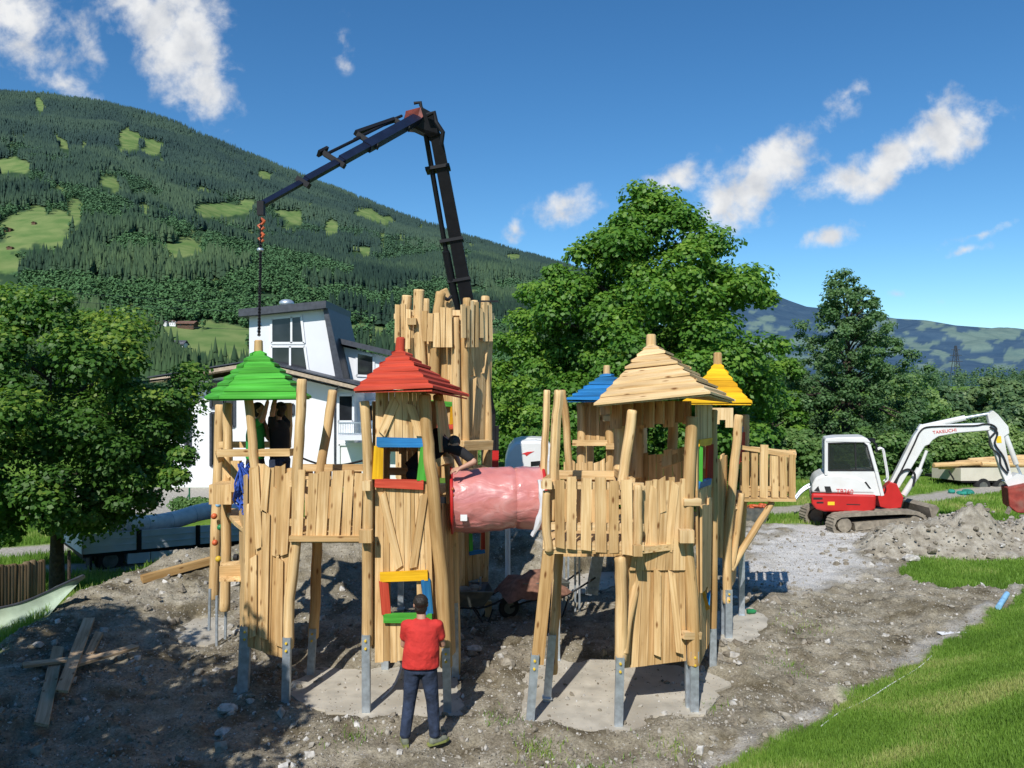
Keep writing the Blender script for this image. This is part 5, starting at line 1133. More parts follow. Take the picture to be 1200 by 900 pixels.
def tunnel():
    t = thing('tube_tunnel', 'red tunnel tube wrapped in clear plastic film between the red and plain roofed towers', 'tunnel', P(582, 600, 10.75)); Y = 10.75
    a = P(531,586,Y); b = P(634,583,Y+.1); ax = (b-a).normalized(); u = V((0,0,1)); u = (u-ax*u.dot(ax)).normalized(); w = ax.cross(u); n = 56; m = 40; vs = []; 
    for i in range(m+1):
        s = i/m
        for j in range(n):
            an = 2*math.pi*j/n; wr = (vnoise(s*9+j*.05, j*.45+s*4, 4)-.5)*.03+(vnoise(s*26, j*1.1, 7)-.5)*.012-.018*math.exp(-((s-.70)/.02)**2); lo = -math.cos(an); r = .437+wr+.02*max(0, lo)*math.sin(s*7)
            vs.append(a.lerp(b, s)+(u*math.cos(an)+w*math.sin(an))*r)
    mb = MB(); mb.add(vs, [[i*n+j, i*n+(j+1)%n, (i+1)*n+(j+1)%n, (i+1)*n+j] for i in range(m) for j in range(n)]); mb.build('wrapped_tube', M['film'], t, smooth=True)
    for p, s, nm in ((a, -1, 1), (b, 1, 2)):
        mb = MB(); q = []
        for k in range(40): an = 2*math.pi*k/40; q.append(p+ax*s*.02+(u*math.cos(an)+w*math.sin(an))*.452)
        mb.tube(q+[q[0]], .022, 8, cap=False); mb.build('end_ring', M['exred'], t, smooth=True)
    mb = MB(); p0 = P(633,548,10.4); mb.tube(smooth_pts([P(632,562,10.35), P(636,590,10.32), P(631,612,10.35), P(624,628,10.4)], 4), [.03,.035,.04,.045,.04,.035,.04,.045,.04,.035,.03,.03,.025], 7, wob=.5); mb.build('loose_film', M['gwhite'], t, smooth=True)
    mb = MB(); c = P(543.5,607,10.31); mb.slab([c+V((-.045,0,.045)), c+V((.045,0,.045)), c+V((.045,-.0,-.04)), c+V((-.045,0,-.04))], .004); mb.build('paper_label', M['white'], t)
    for k in range(5):
        mb = MB(); mb.ell(P(530.5, 573+k*7.5, 10.33), (.022,.022,.026)); mb.build('ring_bolt', M['orange'], t, smooth=True)
tunnel()
# ================================================================ MACHINES AND VEHICLES
def plane(px, Y, yaw):
    X0 = (px-600)/F*Y; c, s = math.cos(yaw), math.sin(yaw); d = V((c, s, 0)); n = V((s, -c, 0))
    def f(a, b, lat=0.0):
        o = V((X0, Y, 0))+n*lat; k = (a-600)/F; q = (k*o.y-o.x)/(c-k*s); p = o+d*q; p.z = CAMZ-(b-450)/F*p.y; return p
    f.d = d; f.n = n; return f
def lettering(txt, c, d, n, h, mat, parent, italic=0):
    cu = bpy.data.curves.new('lettering', 'FONT'); cu.body = txt; cu.size = h; cu.extrude = .004; cu.align_x = 'CENTER'; cu.align_y = 'CENTER'; cu.shear = italic
    o = bpy.data.objects.new('lettering', cu); C.objects.link(o); dg = bpy.context.evaluated_depsgraph_get(); me = bpy.data.meshes.new_from_object(o.evaluated_get(dg)); bpy.data.objects.remove(o)
    up = n.cross(d).normalized(); up = up if up.z > 0 else -up; m = Matrix((d, up, n)).transposed().to_4x4(); m.translation = c-parent.parent.location if parent.parent else c-parent.location
    me.transform(m); me.materials.clear(); me.materials.append(mat); q = bpy.data.objects.new('lettering', me); C.objects.link(q); q.parent = parent; return q
def ring(mb, outer, inner, d):
    n = len(outer); vs = outer+inner+[p+d for p in outer]+[p+d for p in inner]; fs = []
    for i in range(n):
        j = (i+1) % n; fs += [[i, j, n+j, n+i], [2*n+j, 2*n+i, 3*n+i, 3*n+j], [j, i, 2*n+i, 2*n+j], [n+i, n+j, 3*n+j, 3*n+i]]
    mb.add(vs, fs)
def bevelled(o, w=.03, seg=3):
    m = o.modifiers.new('bevel', 'BEVEL'); m.width = w; m.segments = seg; m.limit_method = 'ANGLE'; m.angle_limit = math.radians(35); return o
def excavator():
    E = plane(1015, 22.3, math.radians(5)); base = E(1015, 622); base.z = G1(base.x, base.y); t = thing('excavator', 'white and red compact tracked excavator standing on the pale gravel', 'excavator', base)
    n = E.n
    out = [(976,617),(978.5,608),(985,603.5),(1000,602),(1030,600),(1060,598.5),(1076,599.5),(1084,604),(1087,611),(1083,617),(1074,620),(1045,623),(1015,626),(994,629),(984,628.5),(978,624)]
    def dense(pg, k=5): return [V(p) for i in range(len(pg)) for p in [pg[i].lerp(pg[(i+1)%len(pg)], j/k) for j in range(k)]]
    for off in (0, -1.62):
        L = .95; o = dense([E(a, b, L) for a, b in out]); c = sum(o, V((0,0,0)))/len(o); o = [p+n*off for p in o]; c = c+n*off
        lug = [p+(p-c).normalized()*(.022 if i % 2 else 0) for i, p in enumerate(o)]; inn = []
        for p in o: v = c-p; inn.append(p+V((v.x*.045, v.y*.045, v.z*.30)))
        mb = MB(); ring(mb, lug, inn, -n*.42); tr = mb.build('track', M['track'], t)
        mb = MB(); mb.prism([p+n*off for p in (E(1001,613,L-.04), E(1072,607,L-.04), E(1072,615,L-.04), E(1003,622,L-.04))], -n*.3); mb.build('track_frame', M['track'], tr)
        mb = MB()
        for px, py, r in ((990,615.5,.20),(1076,609.5,.20),(1013,624,.07),(1032,622,.07),(1051,620,.07)): p = E(px, py, L-.05)+n*off; mb.tube([p, p-n*.3], r, 18)
        [k_.build('roller', M['track'], tr, smooth=True) for k_ in mb.split()]
    mb = MB(); mb.prism([E(985,616,.5), E(1072,610,.5), E(1060,600,.5), E(992,604,.5)], -n*1.0); mb.tube([E(1000,607), E(1000,598)], .5, 20); mb.build('undercarriage', M['cranedark'], t)
    mb = MB(); mb.prism([E(1089,595,.9), E(1097,592,.9), E(1101,596,.9), E(1097,604,.9), E(1100,611,.9), E(1093,612,.9)], -n*1.85); bl = mb.build('dozer_blade', M['track'], t)
    mb = MB()
    for la in (.45, -.35): mb.beam(E(1062,606,la), E(1093,601,la), .12, .1)
    mb.build('blade_arm', M['cranedark'], bl)
    E = plane(1015, 22.3, math.radians(-19)); n = E.n
    LH = .80
    mb = MB(); mb.prism([E(a, b, LH) for a, b in ((951,578),(951,590),(956,597),(966,600),(1018,601),(1026,597),(1027,579.5))], -n*1.62); bevelled(mb.build('counterweight', M['exred'], t), .06)
    mb = MB(); mb.prism([E(a, b, LH-.003) for a, b in ((951,577.5),(951.5,568),(955,560),(963,556),(984,555.5),(1004,558),(1014,563),(1022,571),(1027,579))], -n*1.614); hd = bevelled(mb.build('engine_hood', M['exwhite'], t), .07)
    mb = MB()
    for q in ([(966,570),(973,570),(975,577),(968,577)], [(954,575),(959,569.5),(961,576)]): mb.prism([E(a, b, LH+.006) for a, b in q], -n*.03)
    mb.build('vent', M['black'], hd); mb = MB()
    for q in ([(953,583),(964,583),(964,585.5),(953,585.5)], [(957,588),(965,588),(965,590),(957,590)], [(992,590.5),(1008,591),(1008,592),(992,591.5)]): mb.prism([E(a, b, LH+.006) for a, b in q], -n*.03)
    mb.build('grille', M['black'], t); mb = MB(); mb.prism([E(a, b, LH+.006) for a, b in ((970,588),(978,588),(978,592),(970,592))], -n*.02); mb.build('sticker', M['yellowsticker'], t)
    lettering('TB260', E(990,576,LH+.006), E.d, n, .17, M['redletter'], hd)
    mb = MB(); mb.prism([E(a, b, LH+.006) for a, b in ((1013,565),(1015,564.5),(1021,572.5),(1018.5,572.5))], -n*.02); mb.build('door_handle', M['black'], hd)
    # cab
    LC = .78; W_ = 1.12; cab = [(968,557),(968,517),(1012,516),(1018,521),(1027,553),(1034,581)]
    mb = MB()
    for la in (LC, LC-W_):
        ps = [E(a, b, LC)-n*(LC-la) for a, b in cab]
        for a, b in zip(ps[:-1], ps[1:]): mb.beam(a, b, .09, .07)
    for a, b in (cab[1], cab[3], cab[4]): p = E(a, b, LC); mb.beam(p, p-n*W_, .08, .07)
    mb.prism([E(a, b, LC-.01) for a, b in ((968,552),(1024,552),(1032,581),(1000,581),(968,560))], -n*(W_-.02)); cb = bevelled(mb.build('cab', M['exwhite'], t), .012, 2)
    mb = MB(); mb.prism([E(a, b, LC+.05) for a, b in ((966,518),(967.5,514),(980,512.5),(1010,512),(1016,513.5),(1021,519)) ], -n*(W_+.1)); bevelled(mb.build('cab_roof', M['exwhite'], cb), .03)
    mb = MB(); pg = [(971,519.5),(1012,518.5),(1016,522),(1024,551),(971,551)]; mb.prism([E(a, b, LC-.02) for a, b in pg], -n*.01); mb.prism([E(a, b, LC)-n*(W_-.02) for a, b in pg], n*.01)
    p, q = E(1018,522,LC), E(1027,553,LC); mb.prism([p, q, q-n*W_, p-n*W_], E.d*.01); mb.build('cab_window', M['cabglass'], cb)
    mb = MB(); fr = [E(a, b, LC-.004) for a, b in pg]; 
    for i in range(5): mb.beam(fr[i], fr[(i+1)%5], .035, .03)
    mb.beam(E(1002,519,LC-.01), E(1003,551,LC-.01), .035, .03); mb.build('window_seal', M['black'], cb)
    mb = MB(); c = E(985,553,.25); mb.box(c+V((0,0,.1)), (.5,.5,.25), math.radians(-19)); mb.beam(c+V((-.12,0,.1))-E.d*.15, c-E.d*.27+V((0,0,.72)), .42, .14, n); mb.build('seat', M['black'], cb)
    mb = MB(); 
    for s_ in (0, -.3): mb.tube(smooth_pts([E(1029,527,LC-.1)+n*s_, E(1035,526,LC-.1)+n*s_, E(1038,540,LC-.1)+n*s_, E(1041,560,LC-.1)+n*s_, E(1037,565,LC-.1)+n*s_], 3), .022, 8)
    mb.build('grab_rail', M['exwhite'], cb, smooth=True); mb = MB(); mb.box(E(1020,515.5,.5), (.22,.14,.1)); mb.tube([E(1022,516,.78), E(1027,521,.8), E(1027,530,.8)], .03, 6); mb.build('work_lamp', M['cranedark'], cb)
    mb = MB(); mb.prism([E(a, b, .26) for a, b in ((1024,580),(1036,573),(1043,565),(1051,567),(1056,578),(1059,583),(1056,595),(1042,597),(1024,592))], -n*.5); bevelled(mb.build('swing_bracket', M['exred'], t), .02)
    # boom, arm, bucket
    mb = MB(); mb.prism([E(a, b, .15) for a, b in ((1043,566),(1070,512),(1077,502),(1086,497.5),(1110,497.5),(1155,496),(1162,498),(1160,504.5),(1122,507.5),(1100,511.5),(1093,516),(1089,521),(1084,523),(1054,572),(1047,573))], -n*.3); bm = bevelled(mb.build('boom', M['exwhite'], t), .025)
    lettering('TAKEUCHI', E(1107,505.5,.157), (E(1120,504.0,.157)-E(1094,507,.157)).normalized(), n, .125, M['redletter'], bm)
    mb = MB(); mb.tube([E(1059,580,-.02), E(1072,560,-.02)], .085, 12); mb.tube([E(1072,560,-.02), E(1078,549,-.02)], .095, 12); mb.tube([E(1078,549,-.02), E(1086,528,-.02)], .045, 10); mb.build('boom_cylinder', M['exwhite'], bm, smooth=True)
    mb = MB(); mb.tube([E(1078,501,0), E(1131,489.5,0)], .075, 12); mb.prism([E(a, b, .1) for a, b in ((1075,503),(1079,497),(1084,498),(1084,503))], -n*.2); ac = mb.build('arm_cylinder', M['exwhite'], t, smooth=True); mb = MB(); mb.tube([E(1130,489.7,0), E(1163,484,0)], .04, 10); mb.build('cylinder_rod', M['steel'], ac, smooth=True)
    mb = MB(); mb.prism([E(a, b, .12) for a, b in ((1157,486),(1164,481),(1170,486),(1182,500),(1183,508),(1177,512),(1180,530),(1187,562),(1179,566),(1174,555),(1166,530),(1158,506),(1160,498))], -n*.24); ar = bevelled(mb.build('arm', M['exwhite'], t), .02)
    mb = MB(); mb.prism([E(a, b, .128) for a, b in ((1167,511),(1173,511),(1174,519),(1168,519))], -n*.01); mb.build('sticker', M['yellowsticker'], ar)
    mb = MB(); mb.tube([E(1178,509,.02), E(1191,544,.02)], .07, 12); bc = mb.build('bucket_cylinder', M['exwhite'], t, smooth=True); mb = MB(); mb.tube([E(1191,544,.02), E(1197,558,.02)], .035, 8); mb.build('cylinder_rod', M['steel'], bc, smooth=True)
    mb = MB()
    for off in (.165,):
        mb.tube(smooth_pts([E(1044,572,off), E(1056,552,off), E(1071,521,off), E(1079,505,off), E(1092,500,off), E(1140,499,off), E(1153,497,off), E(1163,498,off), E(1168,504,off), E(1160,514,off), E(1161,524,off), E(1171,533,off), E(1173,545,off), E(1181,555,off)], 4), .022, 6)
    mb.tube(smooth_pts([E(1048,572,.2), E(1054,556,.2), E(1064,550,.2), E(1072,556,.2), E(1070,570,.2)], 4), .03, 6); mb.tube(smooth_pts([E(1160,500,.16), E(1169,507,.18), E(1166,520,.18), E(1176,535,.17), E(1182,552,.16)], 4), .022, 6); mb.build('hoses', M['black'], bm, smooth=True)
    mb = MB(); mb.prism([E(a, b, .2) for a, b in ((1178,565),(1192,555),(1204,558),(1206,568),(1184,573))], -n*.4); mb.build('quick_hitch', M['exwhite'], t)
    mb = MB(); mb.prism([E(a, b, .45) for a, b in ((1181,572),(1204,567),(1214,577),(1216,592),(1206,602),(1192,601),(1183,594))], -n*.7); bk = bevelled(mb.build('bucket', M['rustred'], t), .03); mb = MB()
    for la in (.4,.13,-.13,-.4): mb.beam(E(1184,594,la), E(1180,602,la), .1, .05)
    mb.build('bucket_teeth', M['track'], bk)
    # pale curved pipe behind the machine
    mb = MB()
    for k in (0, 3): mb.tube(smooth_pts([P(931,584+k,24), P(938,575+k,24), P(946,569+k,24), P(956,566+k,24), P(960,575,24)], 4), .045, 8)
    tag(mb.build('curved_pipe', M['steel'], smooth=True), 'pale bent pipe lying between the slatted platform and the excavator', 'pipe')
excavator()
def wheel(t, c, n, r, w):
    mb = MB(); mb.tube([c-n*w/2, c-n*w*.3, c+n*w*.3, c+n*w/2], [r*.93, r, r, r*.93], 24); o = mb.build('wheel', M['black'], t, smooth=True); mb = MB(); mb.tube([c-n*(w/2+.01), c+n*(w/2+.01)], r*.55, 16); mb.build('rim', M['barrow'], o, smooth=True)
def flatbed():
    T = plane(96, 18.2, math.radians(41)); n = T.n; top = lambda x: 627-(x-96)*.0767; bot = lambda x: 650-(x-96)*.089
    base = T(170, 668); t = thing('flatbed_trailer', 'grey blue flatbed trailer with dropped sideboards behind the maple trunk', 'trailer', V((base.x, base.y, -.3)))
    for a, b in ((96,161),(165,230),(234,300),(303,345)):
        mb = MB(); mb.prism([T(a,top(a)), T(b,top(b)), T(b,bot(b)), T(a,bot(a))], -n*.05)
        for k in (.33, .66):
            r0 = top(a)*(1-k)+bot(a)*k; r1 = top(b)*(1-k)+bot(b)*k; mb.beam(T(a+1,r0,.012), T(b-1,r1,.012), .02, .02)
        mb.build('sideboard', M['trailer'], t)
    for a in (163, 232, 301.5): mb = MB(); mb.beam(T(a,top(a)-1,.01), T(a,bot(a)+2,.01), .09, .08); mb.build('stake', M['cranedark'], t)
    mb = MB(); p, q = T(96,627), T(96,650); mb.prism([p, q, q-n*2.3, p-n*2.3], T.d*.05); mb.build('tailboard', M['trailer'], t)
    mb = MB(); p, q = T(97,649,-.05), T(344,bot(344)-1,-.05); mb.prism([p, q, q-n*2.2, p-n*2.2], V((0,0,-.1))); mb.prism([T(100,653,-.5), T(340,632,-.5), T(340,637,-.5), T(100,658,-.5)], -n*1.2); mb.build('bed', M['cranedark'], t)
    for a, b in ((150,176),(177,204),(206,235)): mb = MB(); mb.prism([T(a,649-(a-150)*.08,-.03), T(b,649-(b-150)*.08,-.03), T(b,661-(b-150)*.08,-.03), T(a,661-(a-150)*.08,-.03)], -n*.5); mb.build('storage_box', M['trailer'], t)
    mb = MB(); mb.prism([T(105,652,0), T(108,652,0), T(108,668,0), T(105,668,0)], -n*.4); mb.build('mud_flap', M['black'], t)
    for px in (128, 283):
        for la in (-.25, -2.0): p = T(px, 656-(px-128)*.1, la); wheel(t, p, n, .32, .25)
    s = thing('tube_slide', 'silver steel tube slide lying on the flatbed trailer', 'slide', T(200, 615, -.8)); pts = smooth_pts([T(a, b, la) for a, b, la in ((131,613,-.5),(150,613.5,-.6),(175,614,-.9),(205,609,-1.2),(232,601,-1.4),(255,597.5,-1.5),(275,599,-1.3),(293,607,-1.0))], 8)
    mb = MB(); mb.tube(pts, [.235]*len(pts), 24, cap=False); mb.tube(pts, [.222]*len(pts), 24, cap=False); mb.build('tube', M['silver'], s, smooth=True)
    for q in (pts[0], pts[-1]):
        d = (pts[1]-pts[0]).normalized() if q is pts[0] else (pts[-1]-pts[-2]).normalized(); u = V((0,0,1)); u = (u-d*d.z).normalized(); w = d.cross(u); r = [q+(u*math.cos(k*math.pi/14)+w*math.sin(k*math.pi/14))*.24 for k in range(28)]
        mb = MB(); mb.tube(r+[r[0]], .016, 6, cap=False); mb.build('flange', M['steel'], s, smooth=True)
    mb = MB(); 
    for i in range(6, len(pts)-4, 8):
        q = pts[i]; d = (pts[i+1]-pts[i]).normalized(); u = (V((0,0,1))-d*d.z).normalized(); w = d.cross(u); r = [q+(u*math.cos(k*math.pi/12)+w*math.sin(k*math.pi/12))*.237 for k in range(24)]; mb.tube(r+[r[0]], .006, 5, cap=False)
    mb.build('seams', M['steel'], s, smooth=True)
flatbed()
def timber_trailer():
    T = plane(1093, 30.5, math.radians(8)); n = T.n; b = T(1150, 572); t = thing('timber_trailer', 'cream sided trailer loaded with wood, parked on the grass behind the excavator arm', 'trailer', V((b.x, b.y, G1(b.x, b.y))))
    mb = MB(); mb.prism([T(1126,548.5), T(1260,547.5), T(1260,563), T(1126,563.5)], -n*.06); mb.build('sideboard', M['cream'], t)
    a, c = T(1126,548.5), T(1126,563.5); k = T(1093,548,-1.6); mb = MB(); mb.prism([a, c, P(1092,559.5,32.4), P(1092,548,32.4)], V((.05,.02,0))); mb.build('tailboard', M['cream'], t)
    mb = MB(); p, q = T(1127,562,-.05), T(1260,562,-.05); mb.prism([p, q, q-n*2.2, p-n*2.2], V((0,0,-.12))); mb.build('bed', M['cranedark'], t)
    for px in (1150, 1172): wheel(t, T(px, 569.5, -.1), n, .33, .24); wheel(t, T(px, 569.5, -1.8), n, .33, .24)
    mb = MB(); mb.beam(T(1112,552,.05), T(1118,562,.05), .05,.04); mb.build('latch', M['black'], t)
    for i, (x0, y0, x1, y1, la) in enumerate(((1094,545.5,1215,541,-.3),(1100,547,1240,545,-.6),(1120,543,1230,537,-1.0),(1105,545,1225,543,-1.4),(1135,540,1240,534,-1.2),(1150,544,1250,546,-.15))):
        mb = MB(); mb.tube([T(x0,y0,la), T((x0+x1)/2,(y0+y1)/2-.5,la), T(x1,y1,la)], [.11,.12,.1], 9, bevel=.02); tag(mb.build('timber_post', M['log'], smooth=True), 'peeled wooden post lying on the cream sided trailer', 'timber', 'posts on the cream sided trailer')
    p = hit(1127, 579, 20, 40); mb = MB()
    for k in range(16): a = R.random()*6.28; r = R.uniform(.1,.5); mb.ell(p+V((math.cos(a)*r, math.sin(a)*r*.6, R.uniform(.0,.12))), (R.uniform(.12,.25),R.uniform(.1,.2),R.uniform(.05,.12)), n=8, m=5)
    tag(mb.build('net_heap', M['greenteal'], smooth=True), 'crumpled teal green net on the grass in front of the cream sided trailer', 'net')
M['greenteal'] = simple('teal_net', (.02,.22,.17), .8, 0, .5, 12)
timber_trailer()
def van():
    Y = 21.5; t = thing('white_van', 'white vehicle with a red swoosh on its rounded body behind the tunnel tube', 'van', P(618, 600, Y))
    mb = MB(); prof = [(591,560),(592,540),(596,527),(603,519),(612,516.5),(628,516),(642,517.5),(648,523),(650,560)]; mb.prism([P(a, b, Y) for a, b in prof], V((0,1.9,0))); b = mb.build('body', M['exwhite'], t); bevelled(b, .16, 4)
    mb = MB(); mb.prism([P(a, b, Y-.01) for a, b in ((622,541),(633,540),(633,545.5),(622,546.5))], V((0,.03,0))); mb.build('window', M['glass'], t); mb = MB(); mb.prism([P(a, b, Y-.012) for a, b in ((611,532),(618,529.5),(626,529),(621,531.5),(617,534.5),(615,532.5))], V((0,.03,0))); mb.build('swoosh', M['redletter'], t)
    mb = MB(); mb.prism([P(a, b, Y+.5) for a, b in ((613,516),(618,513.5),(636,514),(640,517))], V((0,.9,0))); mb.build('roof_hatch', M['exwhite'], t); mb = MB(); mb.prism([P(a, b, Y-.01) for a, b in ((634,534),(648,534),(648,541),(634,541))], V((0,.03,0))); mb.build('panel', M['gwhite'], t)
    for px in (600, 640): wheel(t, P(px, 596, Y+.1), V((0,-1,0)), .32, .24); 
    mb = MB(); mb.prism([P(a, b, Y+.1) for a, b in ((592,560),(650,560),(650,592),(592,592))], V((0,1.7,0))); mb.build('chassis', M['gwhite'], t)
    # bright plastic wrap bits on the tunnel
    mb = MB(); mb.prism([P(a, b, 11.4) for a, b in ((603,547),(606,536),(609,543),(612,549))], V((0,.01,0))); mb.prism([P(a, b, 11.42) for a, b in ((604,540),(607,537),(608,542))], V((0,.01,0))); mb.build('sticker', M['yellowsticker'], t) if False else None
van()
# ================================================================ SMALL THINGS ON THE SITE
def planks():
    lst = [([(40,862),(57,866),(75,765),(62,762)],'long plank standing lowest in the left foreground heap of planks'),([(65,824),(80,827),(111,730),(98,728)],'longest upright plank crossing the middle of the plank heap'),([(99,774),(108,777),(121,747),(112,744)],'short plank with a dark hole right of the longest plank'),
           ([(27,786),(28,790.5),(120,782),(119,777)],'thin batten lying across the other planks from the left'),([(76,793),(88,796),(163,770),(155,766.5)],'plank lying diagonally to the right on the plank heap')]
    for i, (q, lab) in enumerate(lst):
        pts = [hit(a, b) for a, b in q]; z = max(p.z for p in pts); lift = (.07,.06,.06,.12,.15)[i]; pts = [V((p.x, p.y, p.z*.4+z*.6+lift)) for p in pts]
        ctr = sum(pts, V((0,0,0)))/4; mb = MB(); L = (pts[2]-pts[1]); mb.hexa([pts[0], pts[1], pts[1]-V((0,0,.035)), pts[0]-V((0,0,.035)), pts[3], pts[2], pts[2]-V((0,0,.035)), pts[3]-V((0,0,.035))], .5, L); tag(mb.build('plank', M['oldwood']), lab, 'plank', 'planks on the shaded dirt')
    a, b = hit(166, 683), hit(247, 662); mb = MB(); mb.beam(a+V((0,0,.07)), b+V((0,0,.09)), .14, .14, V((0,0,1))); tag(mb.build('squared_beam', M['log']), 'squared wooden beam lying along the top of the earth bank', 'beam')
planks()
def palisade():
    a = P(-28, 712, 13.4); b = P(49, 693, 14.6); t = thing('palisade_fence', 'weathered palisade fence of upright split logs at the left edge', 'fence', a.lerp(b, .5)); n = 21; mb = MB()
    for i in range(n):
        p = a.lerp(b, i/(n-1)); top = (CAMZ-((667-i*.55)-450)/F*p.y)+R.uniform(-.03,.03); mb.tube([V((p.x,p.y,-.5)), V((p.x,p.y,top))], .062, 8, bevel=.02, wob=.08)
    mb.build('logs', M['palewood'], t, smooth=True)
    # sagging tarp
    t = thing('tarp', 'pale green plastic tarp hanging like a trough in front of the palisade fence', 'tarp', P(40, 720, 13)); up = [(-30,716),(0,712),(25,706),(50,696),(75,684),(98,674)]; lo = [(-30,760),(0,748),(25,741),(50,726),(72,703),(97,678)]; m = 24; k = 10; vs = []
    U = smooth_pts([P(x, y, 13.7-.004*x) for x, y in up], 5); Lw = smooth_pts([P(x, y, 12.9+.006*x) for x, y in lo], 5)
    for u, l in zip(U, Lw):
        for j in range(k+1): s = j/k; p = u.lerp(l, s); vs.append(p+V((0, .28*math.sin(math.pi*s)*(u-l).length, -.10*math.sin(math.pi*s)*(u-l).length))+V((0,0,(vnoise(u.x*3, s*4, 3)-.5)*.05)))
    fs = [[i*(k+1)+j, (i+1)*(k+1)+j, (i+1)*(k+1)+j+1, i*(k+1)+j+1] for i in range(len(U)-1) for j in range(k)]; mb = MB(); mb.add(vs, fs); mb.build('sheet', M['tarp'], t, smooth=True); mb = MB(); mb.tube(U, .02, 6); mb.build('edge_rope', M['dkgrey'], t)
    p = hit(81, 683, 5, 40); p = P(81, 683, 15.2); mb = MB(); mb.tube([V((p.x,p.y,-.5)), P(81,645,15.2)], .03, 7); tag(mb.build('stake', M['bark']), 'thin dark stake just right of the maple trunk', 'stake')
palisade()
def barrow(px, py, lab, yaw, load):
    b = hit(px, py); t = thing('wheelbarrow', lab, 'wheelbarrow', b); m = Matrix.Rotation(yaw, 3, 'Z'); w = lambda x, y, z: b+m@V((x, y, z))
    ro = [(-.42,-.33,.62),(.45,-.28,.66),(.45,.28,.66),(-.42,.33,.62)]; bo = [(-.25,-.2,.34),(.22,-.17,.36),(.22,.17,.36),(-.25,.2,.34)]; mb = MB(); vs = [w(*p) for p in ro]+[w(*p) for p in bo]; mb.add(vs, [[4,5,6,7]]+[[i,(i+1)%4,4+(i+1)%4,4+i] for i in range(4)]); tr = mb.build('tray', M['barrow'], t); so = tr.modifiers.new('solid', 'SOLIDIFY'); so.thickness = .012
    mb = MB(); r = [w(*p) for p in ro]; mb.tube(r+[r[0]], .014, 6, cap=False); mb.build('rim', M['barrow'], tr, smooth=True)
    for s in (-1, 1):
        mb = MB(); mb.tube(smooth_pts([w(.62,s*.05,.2), w(.2,s*.16,.32), w(-.3,s*.24,.34), w(-.95,s*.3,.66)], 4), .018, 8); mb.build('handle', M['black'], t, smooth=True)
        mb = MB(); mb.tube(smooth_pts([w(-.05,s*.2,.34), w(-.22,s*.26,.1), w(-.3,s*.26,.0), w(-.42,s*.25,.3)], 4), .015, 7); mb.build('leg', M['black'], t, smooth=True)
    c = w(.62,0,.19); wheel(t, c, m@V((0,1,0)), .19, .08)
    if load == 'soil':
        mb = MB()
        for k in range(14): mb.ell(w(R.uniform(-.25,.28), R.uniform(-.18,.18), R.uniform(.55,.68)), (R.uniform(.06,.14),R.uniform(.06,.13),R.uniform(.04,.08)), n=7, m=5, tone=.3)
        tag(mb.build('dirt_load', M['track']), 'dark soil lumps filling the grey wheelbarrow', 'soil')
    else:
        nx, ny = 16, 12; vs = []
        for i in range(nx):
            for j in range(ny):
                x = -.42+1.2*i/(nx-1); y = -.42+.84*j/(ny-1); e = max(abs(y)/.42, abs(x-.18)/.6); vs.append(w(x, y, .74+.06*math.cos(x*7)*math.cos(y*6)-.38*max(0, e-.55)**1.2/.45+(vnoise(x*7, y*7, 5)-.5)*.1))
        mb = MB(); mb.add(vs, [[i*ny+j, (i+1)*ny+j, (i+1)*ny+j+1, i*ny+j+1] for i in range(nx-1) for j in range(ny-1)]); tag(mb.build('brown_cover', M['brown'], smooth=True), 'brown cloth draped over the wheelbarrow under the plain wooden balcony', 'cloth')
barrow(548, 730, 'grey wheelbarrow full of soil behind the red roofed tower', math.radians(190), 'soil'); barrow(634, 720, 'dark wheelbarrow under a brown cloth behind the front wooden leg', math.radians(200), 'cloth')
